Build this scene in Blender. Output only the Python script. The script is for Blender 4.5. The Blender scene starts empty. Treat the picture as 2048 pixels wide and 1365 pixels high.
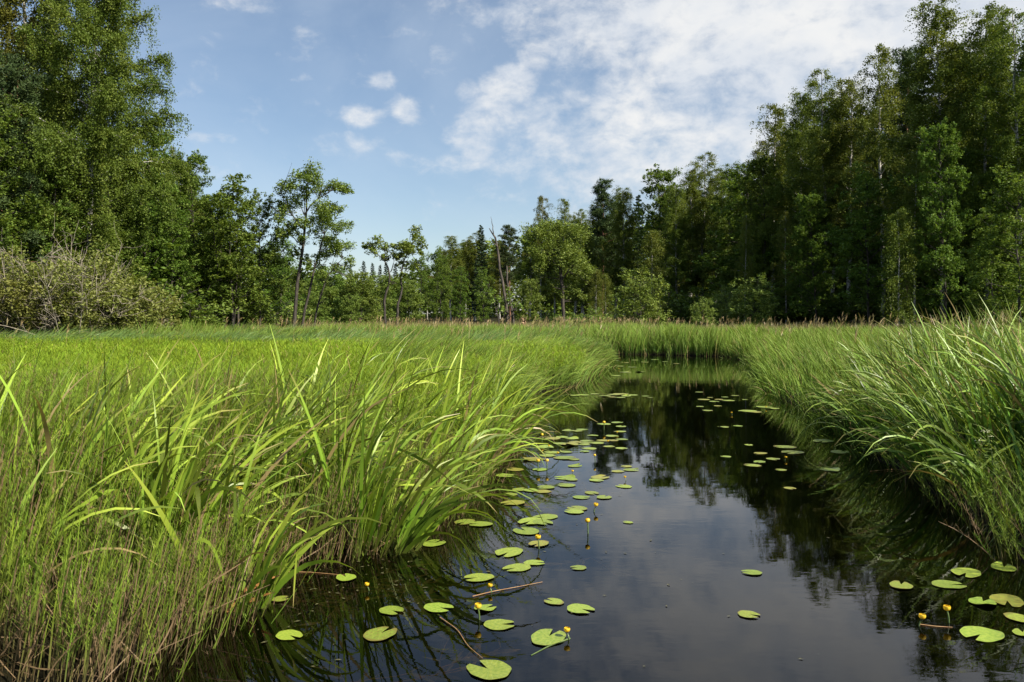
import bpy, math, random
import numpy as np
from mathutils import Vector

# ------------------------------------------------------------------ camera, sky, sun, exposure
S = bpy.context.scene
C = S.collection
F = 1593.0            # focal length in photo pixels
CH = 1.8              # camera height above the water
HY = 635.0            # row of the horizon in the photo

cam = bpy.data.cameras.new("camera")
cam.lens = 28.0
cam.sensor_width = 36.0
cam.shift_y = -0.0232
cam.clip_start = 0.05
cam.clip_end = 4000
co = bpy.data.objects.new("camera", cam)
co.location = (0, 0, CH)
co.rotation_euler = (math.radians(90), 0, 0)
C.objects.link(co)
S.camera = co

SUN_EL, SUN_AZ = 41.0, 124.0      # azimuth measured from +Y (view direction) towards +X
SUN_STRENGTH = 5.0
SKY_STRENGTH = 0.074
sd = Vector((math.sin(math.radians(SUN_AZ)) * math.cos(math.radians(SUN_EL)),
             math.cos(math.radians(SUN_AZ)) * math.cos(math.radians(SUN_EL)),
             math.sin(math.radians(SUN_EL))))
sl = bpy.data.lights.new("sun", 'SUN')
sl.energy = SUN_STRENGTH
sl.angle = math.radians(0.5)
sl.color = (1.0, 0.93, 0.80)
so = bpy.data.objects.new("sun", sl)
so.rotation_euler = (-sd).to_track_quat('-Z', 'Y').to_euler()
so.location = (40, -40, 60)
C.objects.link(so)

S.view_settings.view_transform = 'Standard'
S.view_settings.look = 'None'
S.view_settings.exposure = 0.78
S.view_settings.gamma = 1.0
S.render.engine = 'CYCLES'
S.cycles.max_bounces = 6
S.cycles.diffuse_bounces = 2
S.cycles.glossy_bounces = 3
S.cycles.transmission_bounces = 4
S.cycles.transparent_max_bounces = 8
S.cycles.caustics_reflective = False
S.cycles.caustics_refractive = False


class NT:
    """small helper for node trees"""
    def __init__(self, tree):
        self.t = tree
        tree.nodes.clear()

    def n(self, typ, **kw):
        nd = self.t.nodes.new(typ)
        for k, v in kw.items():
            setattr(nd, k, v)
        return nd

    def link(self, a, b):
        self.t.links.new(a, b)

    def put(self, sock, v):
        if isinstance(v, bpy.types.NodeSocket):
            self.t.links.new(v, sock)
        else:
            sock.default_value = v

    def m(self, op, a, b=0.0, c=0.0, clamp=False):
        nd = self.n('ShaderNodeMath', operation=op, use_clamp=clamp)
        for s, v in zip(nd.inputs, (a, b, c)):
            self.put(s, v)
        return nd.outputs[0]

    def mix(self, fac, a, b, blend='MIX'):
        nd = self.n('ShaderNodeMix', data_type='RGBA', blend_type=blend)
        self.put(nd.inputs[0], fac)
        for s, v in ((nd.inputs[6], a), (nd.inputs[7], b)):
            if isinstance(v, tuple) and len(v) == 3:
                v = (*v, 1.0)
            self.put(s, v)
        return nd.outputs[2]

    def noise(self, vec, scale, detail=4.0, rough=0.55, dist=0.0):
        nd = self.n('ShaderNodeTexNoise')
        if vec is not None:
            self.link(vec, nd.inputs['Vector'])
        nd.inputs['Scale'].default_value = scale
        nd.inputs['Detail'].default_value = detail
        nd.inputs['Roughness'].default_value = rough
        nd.inputs['Distortion'].default_value = dist
        return nd.outputs['Fac']

    def smooth(self, v, lo, hi, a=0.0, b=1.0):
        nd = self.n('ShaderNodeMapRange', interpolation_type='SMOOTHSTEP')
        self.put(nd.inputs[0], v)
        nd.inputs[1].default_value = lo
        nd.inputs[2].default_value = hi
        nd.inputs[3].default_value = a
        nd.inputs[4].default_value = b
        return nd.outputs[0]


def build_sky():
    w = bpy.data.worlds.new("World")
    S.world = w
    w.use_nodes = True
    t = NT(w.node_tree)
    out = t.n('ShaderNodeOutputWorld')
    bg = t.n('ShaderNodeBackground')
    bg.inputs['Strength'].default_value = SKY_STRENGTH
    t.link(bg.outputs[0], out.inputs[0])
    sky = t.n('ShaderNodeTexSky', sky_type='NISHITA')
    sky.sun_disc = False
    sky.sun_elevation = math.radians(SUN_EL)
    sky.sun_rotation = math.radians(SUN_AZ)
    sky.altitude = 50
    sky.air_density = 1.0
    sky.dust_density = 0.7
    sky.ozone_density = 1.3
    tc = t.n('ShaderNodeTexCoord')
    sx = t.n('ShaderNodeSeparateXYZ')
    t.link(tc.outputs['Generated'], sx.inputs[0])
    az = t.m('MULTIPLY', t.m('ARCTAN2', sx.outputs[0], sx.outputs[1]), 57.2958)
    el = t.m('MULTIPLY', t.m('ARCSINE', sx.outputs[2]), 57.2958)
    cv = t.n('ShaderNodeCombineXYZ')
    t.link(az, cv.inputs[0])
    t.link(t.m('MULTIPLY', el, 1.5), cv.inputs[1])
    n1 = t.noise(cv.outputs[0], 0.30, 8.0, 0.60, 0.25)
    n3 = t.noise(cv.outputs[0], 0.95, 5.0, 0.6, 0.3)
    n2 = t.noise(cv.outputs[0], 0.105, 4.0, 0.5, 0.4)

    def ae(px, py):
        a = math.atan((px - 1024) / F)
        return math.degrees(a), math.degrees(math.atan((HY - py) / F * math.cos(a)))
    # cloud masses: centre and half sizes in photo pixels, weight
    masses = [(1720, -40, 560, 190, 1.0), (1330, 30, 190, 130, .75), (1420, 300, 330, 130, .72), (1250, 240, 130, 110, .72),
              (1750, 160, 330, 160, .8), (985, 262, 75, 80, .58), (1015, 170, 55, 38, .66), (935, 185, 26, 26, .55),
              (1085, 240, 50, 50, .52), (716, 234, 34, 24, .58), (812, 221, 26, 22, .56), (768, 162, 24, 15, .48),
              (690, 286, 60, 22, .52), (432, 275, 45, 11, .5), (600, 155, 22, 10, .36), (910, 332, 70, 22, .5),
              (1130, 290, 110, 70, .5), (820, 318, 40, 20, .36), (480, 5, 90, 16, .22), (1060, 20, 60, 25, .42),
              (1900, -420, 900, 160, .7), (600, -500, 420, 90, .45), (1400, -230, 360, 110, .95), (1150, -60, 110, 60, .5)]
    acc = None
    for px, py, wx, wy, amp in masses:
        a0, e0 = ae(px, py)
        sa, se = wx / F * 57.3, wy / F * 57.3
        dx = t.m('MULTIPLY', t.m('SUBTRACT', az, a0), 1 / sa)
        dy = t.m('MULTIPLY', t.m('SUBTRACT', el, e0), 1 / se)
        r2 = t.m('ADD', t.m('MULTIPLY', dx, dx), t.m('MULTIPLY', dy, dy))
        g = t.m('MULTIPLY', t.m('EXPONENT', t.m('MULTIPLY', t.m('MULTIPLY', r2, r2), -0.55)), amp)
        acc = g if acc is None else t.m('MAXIMUM', acc, g)
    dens = t.m('ADD', acc, t.m('ADD', t.m('MULTIPLY', t.m('SUBTRACT', n1, 0.5), 1.9),
                               t.m('ADD', t.m('MULTIPLY', t.m('SUBTRACT', n2, 0.5), 0.5), t.m('MULTIPLY', t.m('SUBTRACT', n3, 0.5), 0.55))))
    mask = t.smooth(dens, 0.08, 1.08, 0.0, 0.94)
    shade = t.smooth(t.noise(cv.outputs[0], 0.16, 5.0, 0.55, 0.6), 0.36, 0.66)
    k = 1 / SKY_STRENGTH
    ccol = t.mix(shade, tuple(k * v for v in (0.44, 0.465, 0.50)), tuple(k * v for v in (0.54, 0.54, 0.535)))
    gam = t.n('ShaderNodeHueSaturation')
    gam.inputs['Saturation'].default_value = 1.06
    t.link(sky.outputs[0], gam.inputs['Color'])
    veil = t.smooth(t.noise(cv.outputs[0], 0.07, 5.0, 0.55, 0.5), 0.30, 0.75, 0.12, 0.34)
    hazy = t.mix(veil, gam.outputs[0], tuple(k * v for v in (0.40, 0.46, 0.53)))
    t.link(t.mix(mask, hazy, ccol), bg.inputs['Color'])


build_sky()

# ------------------------------------------------------------------ helpers
RS = np.random.RandomState


def at(px, py):
    """photo pixel -> point of the water plane"""
    d = F * CH / (py - HY)
    return ((px - 1024) / F * d, d)


def px_x(px, d):
    return (px - 1024) / F * d


def top_h(py, d):
    return CH + (HY - py) / F * d


class MB:
    """collects quads / tris with point attributes and builds ONE mesh"""
    def __init__(self):
        self.V, self.Fq, self.A, self.T, self.nv = [], [], [], [], 0

    def add(self, V, Fc, rnd=0.5, t=0.5):
        V = np.asarray(V, np.float32).reshape(-1, 3)
        Fc = np.asarray(Fc, np.int32).reshape(-1, 4)
        n = len(V)
        self.V.append(V)
        self.Fq.append(Fc + self.nv)
        self.A.append(np.broadcast_to(np.asarray(rnd, np.float32), (n,)))
        self.T.append(np.broadcast_to(np.asarray(t, np.float32), (n,)))
        self.nv += n

    def tube(self, pts, rad, sides=6, rnd=0.5):
        pts = np.asarray(pts, float)
        k = len(pts)
        rad = np.broadcast_to(np.asarray(rad, float), (k,))
        tan = np.gradient(pts, axis=0)
        tan /= np.linalg.norm(tan, axis=1, keepdims=True) + 1e-9
        ref = np.where(np.abs(tan[:, 2:3]) > 0.9, np.array([[1.0, 0, 0]]), np.array([[0, 0, 1.0]]))
        a = np.cross(tan, ref)
        a /= np.linalg.norm(a, axis=1, keepdims=True) + 1e-9
        b = np.cross(tan, a)
        th = np.arange(sides) / sides * 2 * np.pi
        ring = a[:, None] * np.cos(th)[None, :, None] + b[:, None] * np.sin(th)[None, :, None]
        V = pts[:, None] + ring * rad[:, None, None]
        i = np.arange(k - 1)[:, None] * sides
        j = np.arange(sides)[None]
        j2 = (j + 1) % sides
        Fc = np.stack([i + j, i + j2, i + sides + j2, i + sides + j], -1)
        tt = np.repeat(np.linspace(0, 1, k), sides)
        self.add(V, Fc, rnd, tt)

    def mesh(self, name, mat, smooth=False):
        me = bpy.data.meshes.new(name)
        V = np.concatenate(self.V)
        Q = np.concatenate(self.Fq)
        me.vertices.add(len(V))
        me.vertices.foreach_set('co', V.ravel())
        me.loops.add(len(Q) * 4)
        me.loops.foreach_set('vertex_index', Q.ravel())
        me.polygons.add(len(Q))
        me.polygons.foreach_set('loop_start', np.arange(0, len(Q) * 4, 4, dtype=np.int32))
        me.polygons.foreach_set('loop_total', np.full(len(Q), 4, np.int32))
        if smooth:
            me.polygons.foreach_set('use_smooth', np.ones(len(Q), bool))
        for nm, arr in (('rnd', self.A), ('along', self.T)):
            at_ = me.attributes.new(nm, 'FLOAT', 'POINT')
            at_.data.foreach_set('value', np.concatenate(arr).astype(np.float32))
        me.update()
        me.validate()
        if mat:
            me.materials.append(mat)
        return me


def link_mesh(name, me, parent=None, loc=(0, 0, 0), rz=0.0, sc=1.0):
    o = bpy.data.objects.new(name, me)
    o.location = loc
    o.rotation_euler = (0, 0, rz)
    o.scale = (sc, sc, sc) if not isinstance(sc, tuple) else sc
    if parent is not None:
        o.parent = parent
    C.objects.link(o)
    return o


def tag(o, label=None, cat=None, group=None, kind=None):
    if label:
        o['label'] = label
    if cat:
        o['category'] = cat
    if group:
        o['group'] = group
    if kind:
        o['kind'] = kind
    return o


def empty(name, label, cat, loc, rz=0.0, sc=1.0, group=None):
    o = bpy.data.objects.new(name, None)
    o.empty_display_size = 0.3
    o.location = loc
    o.rotation_euler = (0, 0, rz)
    o.scale = (sc, sc, sc) if not isinstance(sc, tuple) else sc
    C.objects.link(o)
    return tag(o, label, cat, group)


# ------------------------------------------------------------------ materials
def new_mat(name):
    m = bpy.data.materials.new(name)
    m.use_nodes = True
    t = NT(m.node_tree)
    out = t.n('ShaderNodeOutputMaterial')
    return m, t, out


def attr(t, nm):
    a = t.n('ShaderNodeAttribute', attribute_name=nm)
    return a.outputs['Fac']


def leaf_mat(name, dark, mid, light, trans=0.35, rough=0.55, spec=0.18, obj_var=0.10, tint=1.0):
    m, t, out = new_mat(name)
    r = attr(t, 'rnd')
    ramp = t.n('ShaderNodeValToRGB')
    e = ramp.color_ramp.elements
    e[0].position, e[0].color = 0.0, (*dark, 1)
    e[1].position, e[1].color = 1.0, (*light, 1)
    k = e.new(0.5)
    k.color = (*mid, 1)
    t.link(r, ramp.inputs[0])
    oi = t.n('ShaderNodeObjectInfo')
    hs = t.n('ShaderNodeHueSaturation')
    t.put(hs.inputs['Hue'], t.m('ADD', 0.5 - obj_var * 0.22, t.m('MULTIPLY', oi.outputs['Random'], obj_var * 0.44)))
    t.put(hs.inputs['Value'], t.m('ADD', 1 - obj_var * 1.6, t.m('MULTIPLY', oi.outputs['Random'], obj_var * 3.2)))
    t.link(ramp.outputs[0], hs.inputs['Color'])
    p = t.n('ShaderNodeBsdfPrincipled')
    t.link(hs.outputs[0], p.inputs['Base Color'])
    p.inputs['Roughness'].default_value = rough
    p.inputs['Specular IOR Level'].default_value = spec
    tr = t.n('ShaderNodeBsdfTranslucent')
    t.link(t.mix(1.0, hs.outputs[0], (1.15 * tint, 1.1 * tint, 0.55 * tint), 'MULTIPLY'), tr.inputs['Color'])
    mx = t.n('ShaderNodeMixShader')
    mx.inputs[0].default_value = trans
    t.link(p.outputs[0], mx.inputs[1])
    t.link(tr.outputs[0], mx.inputs[2])
    t.link(mx.outputs[0], out.inputs[0])
    return m


def blade_mat(name, base, mid, tip, dead=(0.32, 0.24, 0.10), dead_from=0.94, trans=0.2, rough=0.42, spec=0.3, var=0.5, basepos=0.22, tipbrown=0.0):
    """colour runs from the stem base to the tip; a few blades are dry"""
    m, t, out = new_mat(name)
    al = attr(t, 'along')
    r = attr(t, 'rnd')
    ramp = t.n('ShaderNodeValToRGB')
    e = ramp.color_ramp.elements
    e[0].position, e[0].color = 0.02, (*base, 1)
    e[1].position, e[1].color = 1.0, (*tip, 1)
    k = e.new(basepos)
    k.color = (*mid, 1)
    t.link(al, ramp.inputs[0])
    hs = t.n('ShaderNodeHueSaturation')
    t.put(hs.inputs['Hue'], t.m('ADD', 0.5 - 0.022, t.m('MULTIPLY', t.m('FRACT', t.m('MULTIPLY', r, 7.31)), 0.035)))
    t.put(hs.inputs['Value'], t.m('ADD', 1 - var * 0.55, t.m('MULTIPLY', r, var * 1.1)))
    t.link(ramp.outputs[0], hs.inputs['Color'])
    tipb = t.m('MULTIPLY', t.smooth(al, 0.80, 0.97), t.m('GREATER_THAN', t.m('FRACT', t.m('MULTIPLY', r, 23.7)), 0.66))
    fac = t.m('MAXIMUM', t.m('GREATER_THAN', r, dead_from), t.m('MULTIPLY', tipb, tipbrown))
    col = t.mix(fac, hs.outputs[0], dead)
    p = t.n('ShaderNodeBsdfPrincipled')
    t.link(col, p.inputs['Base Color'])
    p.inputs['Roughness'].default_value = rough
    p.inputs['Specular IOR Level'].default_value = spec
    tr = t.n('ShaderNodeBsdfTranslucent')
    t.link(t.mix(1.0, col, (1.15, 1.1, 0.5), 'MULTIPLY'), tr.inputs['Color'])
    mx = t.n('ShaderNodeMixShader')
    mx.inputs[0].default_value = trans
    t.link(p.outputs[0], mx.inputs[1])
    t.link(tr.outputs[0], mx.inputs[2])
    t.link(mx.outputs[0], out.inputs[0])
    return m


def bark_mat(name, c1, c2, scale=6.0, zs=0.3, lo=0.4, hi=0.62):
    m, t, out = new_mat(name)
    tc = t.n('ShaderNodeTexCoord')
    mp = t.n('ShaderNodeMapping')
    mp.inputs['Scale'].default_value = (1, 1, zs)
    t.link(tc.outputs['Object'], mp.inputs[0])
    nz = t.noise(mp.outputs[0], scale, 5.0, 0.65)
    p = t.n('ShaderNodeBsdfPrincipled')
    t.link(t.mix(t.smooth(nz, lo, hi), c1, c2), p.inputs['Base Color'])
    p.inputs['Roughness'].default_value = 0.85
    bp = t.n('ShaderNodeBump')
    bp.inputs['Strength'].default_value = 0.5
    bp.inputs['Distance'].default_value = 0.03
    t.link(nz, bp.inputs['Height'])
    t.link(bp.outputs[0], p.inputs['Normal'])
    t.link(p.outputs[0], out.inputs[0])
    return m


M_BIRCH_LEAF = leaf_mat('birch_leaves', (0.055, 0.080, 0.012), (0.120, 0.155, 0.022), (0.230, 0.240, 0.046), obj_var=0.14)
M_ALDER_LEAF = leaf_mat('alder_leaves', (0.056, 0.098, 0.016), (0.118, 0.194, 0.028), (0.245, 0.320, 0.066), obj_var=0.06)
M_LIGHT_LEAF = leaf_mat('pale_leaves', (0.085, 0.140, 0.024), (0.170, 0.250, 0.046), (0.330, 0.400, 0.115), obj_var=0.06)
M_WILLOW_LEAF = leaf_mat('willow_leaves', (0.120, 0.140, 0.030), (0.210, 0.235, 0.055), (0.340, 0.340, 0.120), obj_var=0.06)
M_PINE_LEAF = leaf_mat('pine_needles', (0.026, 0.046, 0.016), (0.050, 0.082, 0.024), (0.090, 0.128, 0.038), trans=0.15, obj_var=0.08)
M_SPRUCE_LEAF = leaf_mat('spruce_needles', (0.014, 0.030, 0.014), (0.026, 0.050, 0.020), (0.045, 0.075, 0.028), trans=0.12, obj_var=0.08)
M_BIRCH_BARK = bark_mat('birch_bark', (0.045, 0.040, 0.034), (0.50, 0.47, 0.42), 5.0, 1.6, 0.40, 0.55)
M_ALDER_BARK = bark_mat('alder_bark', (0.022, 0.018, 0.014), (0.075, 0.062, 0.048), 8.0)
M_PINE_BARK = bark_mat('pine_bark', (0.09, 0.045, 0.025), (0.26, 0.13, 0.07), 6.0)
M_DEAD_WOOD = bark_mat('dead_wood', (0.030, 0.025, 0.021), (0.115, 0.092, 0.072), 7.0)
M_PALE_WOOD = bark_mat('split_wood', (0.22, 0.13, 0.07), (0.42, 0.28, 0.17), 9.0)
M_GREY_TWIG = bark_mat('grey_twigs', (0.20, 0.165, 0.125), (0.38, 0.33, 0.26), 9.0)

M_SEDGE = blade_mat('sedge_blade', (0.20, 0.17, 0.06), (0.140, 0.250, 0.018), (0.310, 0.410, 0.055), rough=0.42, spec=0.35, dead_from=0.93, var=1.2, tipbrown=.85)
M_SEDGE_DARK = blade_mat('deep_green_sedge_blade', (0.10, 0.10, 0.035), (0.052, 0.138, 0.014), (0.235, 0.330, 0.060), rough=0.42, spec=0.35, dead_from=0.955, trans=0.2, var=1.15, tipbrown=.7)  # tip colour made paler to carry sun glints on the right bank blades
M_HORSETAIL = blade_mat('horsetail_stem', (0.16, 0.115, 0.055), (0.110, 0.165, 0.020), (0.190, 0.290, 0.026), dead=(0.22, 0.15, 0.08), dead_from=0.86, basepos=0.62, var=1.1, spec=.25, rough=.55)
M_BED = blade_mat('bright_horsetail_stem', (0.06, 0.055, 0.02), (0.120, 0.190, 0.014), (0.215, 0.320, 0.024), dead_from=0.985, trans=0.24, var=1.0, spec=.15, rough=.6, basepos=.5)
M_GRASS = blade_mat('tall_grass_blade', (0.14, 0.12, 0.045), (0.105, 0.180, 0.022), (0.230, 0.330, 0.056), dead_from=0.955, trans=0.2, var=1.0, spec=.2, rough=.55)
M_GRASS_R = blade_mat('right_bank_grass_blade', (0.07, 0.065, 0.025), (0.070, 0.142, 0.016), (0.200, 0.300, 0.042), dead_from=0.965, trans=0.2, var=1.0, spec=.2, rough=.55)
M_WINDGRASS = blade_mat('windswept_grass_blade', (0.08, 0.085, 0.03), (0.080, 0.165, 0.030), (0.190, 0.300, 0.085), dead_from=0.97, trans=0.2, var=.9, spec=.35, rough=.45)
M_PLUME = blade_mat('grass_plume', (0.20, 0.18, 0.07), (0.32, 0.25, 0.11), (0.36, 0.28, 0.14), dead_from=0.9, trans=0.2, var=0.5)
M_FARGRASS = blade_mat('meadow_grass_blade', (0.14, 0.13, 0.05), (0.16, 0.185, 0.045), (0.30, 0.27, 0.11), dead=(0.34, 0.25, 0.14), dead_from=0.72, trans=0.2, var=0.5)


def simple_mat(name, c1, c2, scale=20.0, rough=0.5, trans=0.0):
    m, t, out = new_mat(name)
    tc = t.n('ShaderNodeTexCoord')
    nz = t.noise(tc.outputs['Object'], scale, 4.0, 0.6)
    p = t.n('ShaderNodeBsdfPrincipled')
    col = t.mix(t.smooth(nz, 0.35, 0.65), c1, c2)
    t.link(col, p.inputs['Base Color'])
    p.inputs['Roughness'].default_value = rough
    if trans:
        tr = t.n('ShaderNodeBsdfTranslucent')
        t.link(col, tr.inputs['Color'])
        mx = t.n('ShaderNodeMixShader')
        mx.inputs[0].default_value = trans
        t.link(p.outputs[0], mx.inputs[1])
        t.link(tr.outputs[0], mx.inputs[2])
        t.link(mx.outputs[0], out.inputs[0])
    else:
        t.link(p.outputs[0], out.inputs[0])
    return m


M_PETAL = simple_mat('yellow_petals', (0.80, 0.50, 0.02), (0.85, 0.62, 0.05), 40, 0.4, 0.2)
M_STALK = simple_mat('green_stalk', (0.07, 0.12, 0.03), (0.12, 0.16, 0.05), 60, 0.4)
M_DRY = simple_mat('dry_stem', (0.26, 0.13, 0.05), (0.40, 0.24, 0.10), 25, 0.6)
M_WEED = simple_mat('pondweed_leaves', (0.26, 0.20, 0.07), (0.42, 0.35, 0.15), 30, 0.5, 0.2)
M_SCUM = simple_mat('floating_scum', (0.040, 0.036, 0.014), (0.13, 0.12, 0.05), 60, 0.6)
M_UMBEL = simple_mat('umbel_white', (0.50, 0.52, 0.28), (0.65, 0.66, 0.42), 30, 0.6, 0.2)


def pad_mat():
    m, t, out = new_mat('lily_pad_skin')
    tc = t.n('ShaderNodeTexCoord')
    oi = t.n('ShaderNodeObjectInfo')
    mp = t.n('ShaderNodeVectorMath', operation='ADD')
    t.link(tc.outputs['Object'], mp.inputs[0])
    cx = t.n('ShaderNodeCombineXYZ')
    t.put(cx.inputs[0], t.m('MULTIPLY', oi.outputs['Random'], 37.0))
    t.put(cx.inputs[1], t.m('MULTIPLY', oi.outputs['Random'], 91.0))
    t.link(cx.outputs[0], mp.inputs[1])
    nz = t.noise(mp.outputs[0], 9.0, 4.0, 0.6)
    spots = t.noise(mp.outputs[0], 13.0, 3.0, 0.6)
    sx = t.n('ShaderNodeSeparateXYZ')
    t.link(tc.outputs['Object'], sx.inputs[0])
    ang = t.m('ARCTAN2', sx.outputs[1], sx.outputs[0])
    vein = t.smooth(t.m('ABSOLUTE', t.m('SINE', t.m('MULTIPLY', ang, 11.0))), 0.0, 0.28, 1.0, 0.0)
    base = t.mix(t.smooth(nz, 0.3, 0.7), (0.150, 0.240, 0.022), (0.290, 0.360, 0.045))
    hs = t.n('ShaderNodeHueSaturation')
    t.put(hs.inputs['Hue'], t.m('ADD', 0.488, t.m('MULTIPLY', oi.outputs['Random'], 0.02)))
    t.put(hs.inputs['Value'], t.m('ADD', 0.80, t.m('MULTIPLY', t.m('FRACT', t.m('MULTIPLY', oi.outputs['Random'], 5.7)), 0.40)))
    t.link(base, hs.inputs['Color'])
    c2 = t.mix(t.m('MULTIPLY', vein, 0.50), hs.outputs[0], (0.34, 0.40, 0.12))
    old = t.m('GREATER_THAN', t.m('FRACT', t.m('MULTIPLY', oi.outputs['Random'], 13.3)), 0.55)
    rot = t.m('MULTIPLY', t.m('GREATER_THAN', t.m('FRACT', t.m('MULTIPLY', oi.outputs['Random'], 29.1)), 0.80), t.smooth(nz, 0.35, 0.65, 0.25, 0.9))
    c2 = t.mix(rot, c2, (0.30, 0.24, 0.04))
    sp = t.m('MULTIPLY', t.smooth(spots, 0.53, 0.60), t.m('ADD', 0.10, t.m('MULTIPLY', old, 0.75)))
    rr_ = t.m('SQRT', t.m('ADD', t.m('MULTIPLY', sx.outputs[0], sx.outputs[0]), t.m('MULTIPLY', sx.outputs[1], sx.outputs[1])))
    rim = t.m('MULTIPLY', t.smooth(t.m('ADD', rr_, t.m('MULTIPLY', t.m('SUBTRACT', nz, 0.5), 0.35)), 0.46, 0.56), t.m('ADD', 0.15, t.m('MULTIPLY', old, 0.6)))
    c3 = t.mix(t.m('MAXIMUM', sp, rim), c2, (0.17, 0.115, 0.03))
    p = t.n('ShaderNodeBsdfPrincipled')
    t.link(c3, p.inputs['Base Color'])
    p.inputs['Roughness'].default_value = 0.36
    p.inputs['Specular IOR Level'].default_value = 0.4
    bp = t.n('ShaderNodeBump')
    bp.inputs['Strength'].default_value = 0.25
    bp.inputs['Distance'].default_value = 0.004
    t.link(t.m('ADD', nz, t.m('MULTIPLY', vein, 0.3)), bp.inputs['Height'])
    t.link(bp.outputs[0], p.inputs['Normal'])
    t.link(p.outputs[0], out.inputs[0])
    return m


M_PAD = pad_mat()


def water_mat():
    m, t, out = new_mat('dark_bog_water')
    geo = t.n('ShaderNodeNewGeometry')
    mp = t.n('ShaderNodeMapping')
    mp.inputs['Scale'].default_value = (1.0, 2.2, 1.0)
    t.link(geo.outputs['Position'], mp.inputs[0])
    a = t.noise(mp.outputs[0], 0.55, 2.0, 0.5, 0.3)
    b = t.noise(mp.outputs[0], 4.5, 3.0, 0.5, 0.2)
    patch = t.smooth(t.noise(geo.outputs['Position'], 0.22, 2.0, 0.5), 0.38, 0.66)
    h = t.m('ADD', t.m('MULTIPLY', a, 0.0015), t.m('MULTIPLY', b, t.m('ADD', 0.0002, t.m('MULTIPLY', patch, 0.00045))))
    bp = t.n('ShaderNodeBump')
    bp.inputs['Strength'].default_value = 1.0
    bp.inputs['Distance'].default_value = 1.0
    t.link(h, bp.inputs['Height'])
    fr = t.n('ShaderNodeFresnel')
    fr.inputs['IOR'].default_value = 1.33
    t.link(bp.outputs[0], fr.inputs['Normal'])
    gl = t.n('ShaderNodeBsdfGlossy')
    gl.inputs['Roughness'].default_value = 0.015
    gl.inputs['Color'].default_value = (1, 1, 1, 1)
    t.link(bp.outputs[0], gl.inputs['Normal'])
    tr = t.n('ShaderNodeBsdfTransparent')
    tr.inputs['Color'].default_value = (0.74, 0.60, 0.38, 1)
    mx = t.n('ShaderNodeMixShader')
    t.link(fr.outputs[0], mx.inputs[0])
    t.link(tr.outputs[0], mx.inputs[1])
    t.link(gl.outputs[0], mx.inputs[2])
    t.link(mx.outputs[0], out.inputs[0])
    return m


def ground_mat():
    m, t, out = new_mat('peaty_ground')
    geo = t.n('ShaderNodeNewGeometry')
    sx = t.n('ShaderNodeSeparateXYZ')
    t.link(geo.outputs['Position'], sx.inputs[0])
    n1 = t.noise(geo.outputs['Position'], 0.9, 6.0, 0.6)
    n2 = t.noise(geo.outputs['Position'], 9.0, 5.0, 0.6)
    mud = t.mix(n2, (0.003, 0.0025, 0.002), (0.009, 0.007, 0.004))
    grass = t.mix(t.smooth(n1, 0.35, 0.65), (0.012, 0.012, 0.005), (0.026, 0.025, 0.010))
    p = t.n('ShaderNodeBsdfPrincipled')
    t.link(t.mix(t.smooth(sx.outputs[2], 0.0, 0.12), mud, grass), p.inputs['Base Color'])
    p.inputs['Roughness'].default_value = 0.95
    p.inputs['Specular IOR Level'].default_value = 0.08
    t.link(p.outputs[0], out.inputs[0])
    return m


# ------------------------------------------------------------------ ground, channel, water
LEFT_EDGE = [(-1.9, -3), (-2.1, 2.5), (-2.02, 3.93), (-1.88, 4.38), (-1.74, 5.0), (-1.85, 5.45), (-1.75, 5.85), (-1.22, 6.05), (-0.95, 6.5),
             (-0.62, 7.6), (-0.10, 10.0), (0.12, 12.2), (0.10, 14.5), (0.35, 17.4), (0.75, 18.9), (1.75, 20.8), (2.5, 24.5), (3.75, 30.5), (3.5, 32.6), (1.0, 34.2),
             (-6, 36.2), (-18, 38.5)]
RIGHT_EDGE = [(3.4, -3), (3.5, 3), (3.62, 5.6), (4.0, 6.9), (4.3, 8.3), (4.5, 9.7), (5.1, 12.2), (5.55, 14.7), (5.85, 17.4), (6.6, 21.0),
              (8.4, 27), (9.9, 33), (9.6, 36.3), (6.5, 38.2), (0, 40.0), (-8, 41.6), (-18, 43.0)]
POLY = np.array(LEFT_EDGE + RIGHT_EDGE[::-1], float)


def in_channel(x, y):
    x = np.asarray(x, float)
    y = np.asarray(y, float)
    inside = np.zeros(x.shape, bool)
    a = POLY
    b = np.roll(POLY, -1, 0)
    for (x1, y1), (x2, y2) in zip(a, b):
        cond = (y1 > y) != (y2 > y)
        with np.errstate(divide='ignore', invalid='ignore'):
            xi = (x2 - x1) * (y - y1) / (y2 - y1 + 1e-12) + x1
        inside ^= cond & (x < xi)
    return inside


def edge_dist(x, y):
    x = np.asarray(x, float)
    y = np.asarray(y, float)
    d = np.full(x.shape, 1e9)
    a = POLY
    b = np.roll(POLY, -1, 0)
    for (x1, y1), (x2, y2) in zip(a, b):
        dx, dy = x2 - x1, y2 - y1
        u = np.clip(((x - x1) * dx + (y - y1) * dy) / (dx * dx + dy * dy), 0, 1)
        d = np.minimum(d, np.hypot(x - x1 - u * dx, y - y1 - u * dy))
    return d


def sdist(x, y):
    """metres to the water's edge, positive on land"""
    d = edge_dist(x, y)
    return np.where(in_channel(x, y), -d, d)


def ground_z(x, y):
    s = sdist(x, y)
    z = np.where(s < 0, np.maximum(-0.75, s * 1.6), np.minimum(0.22, s * 0.14))
    far = np.clip((np.hypot(x, y) - 90) / 250, 0, 1)
    return z + far * 3.0


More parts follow.
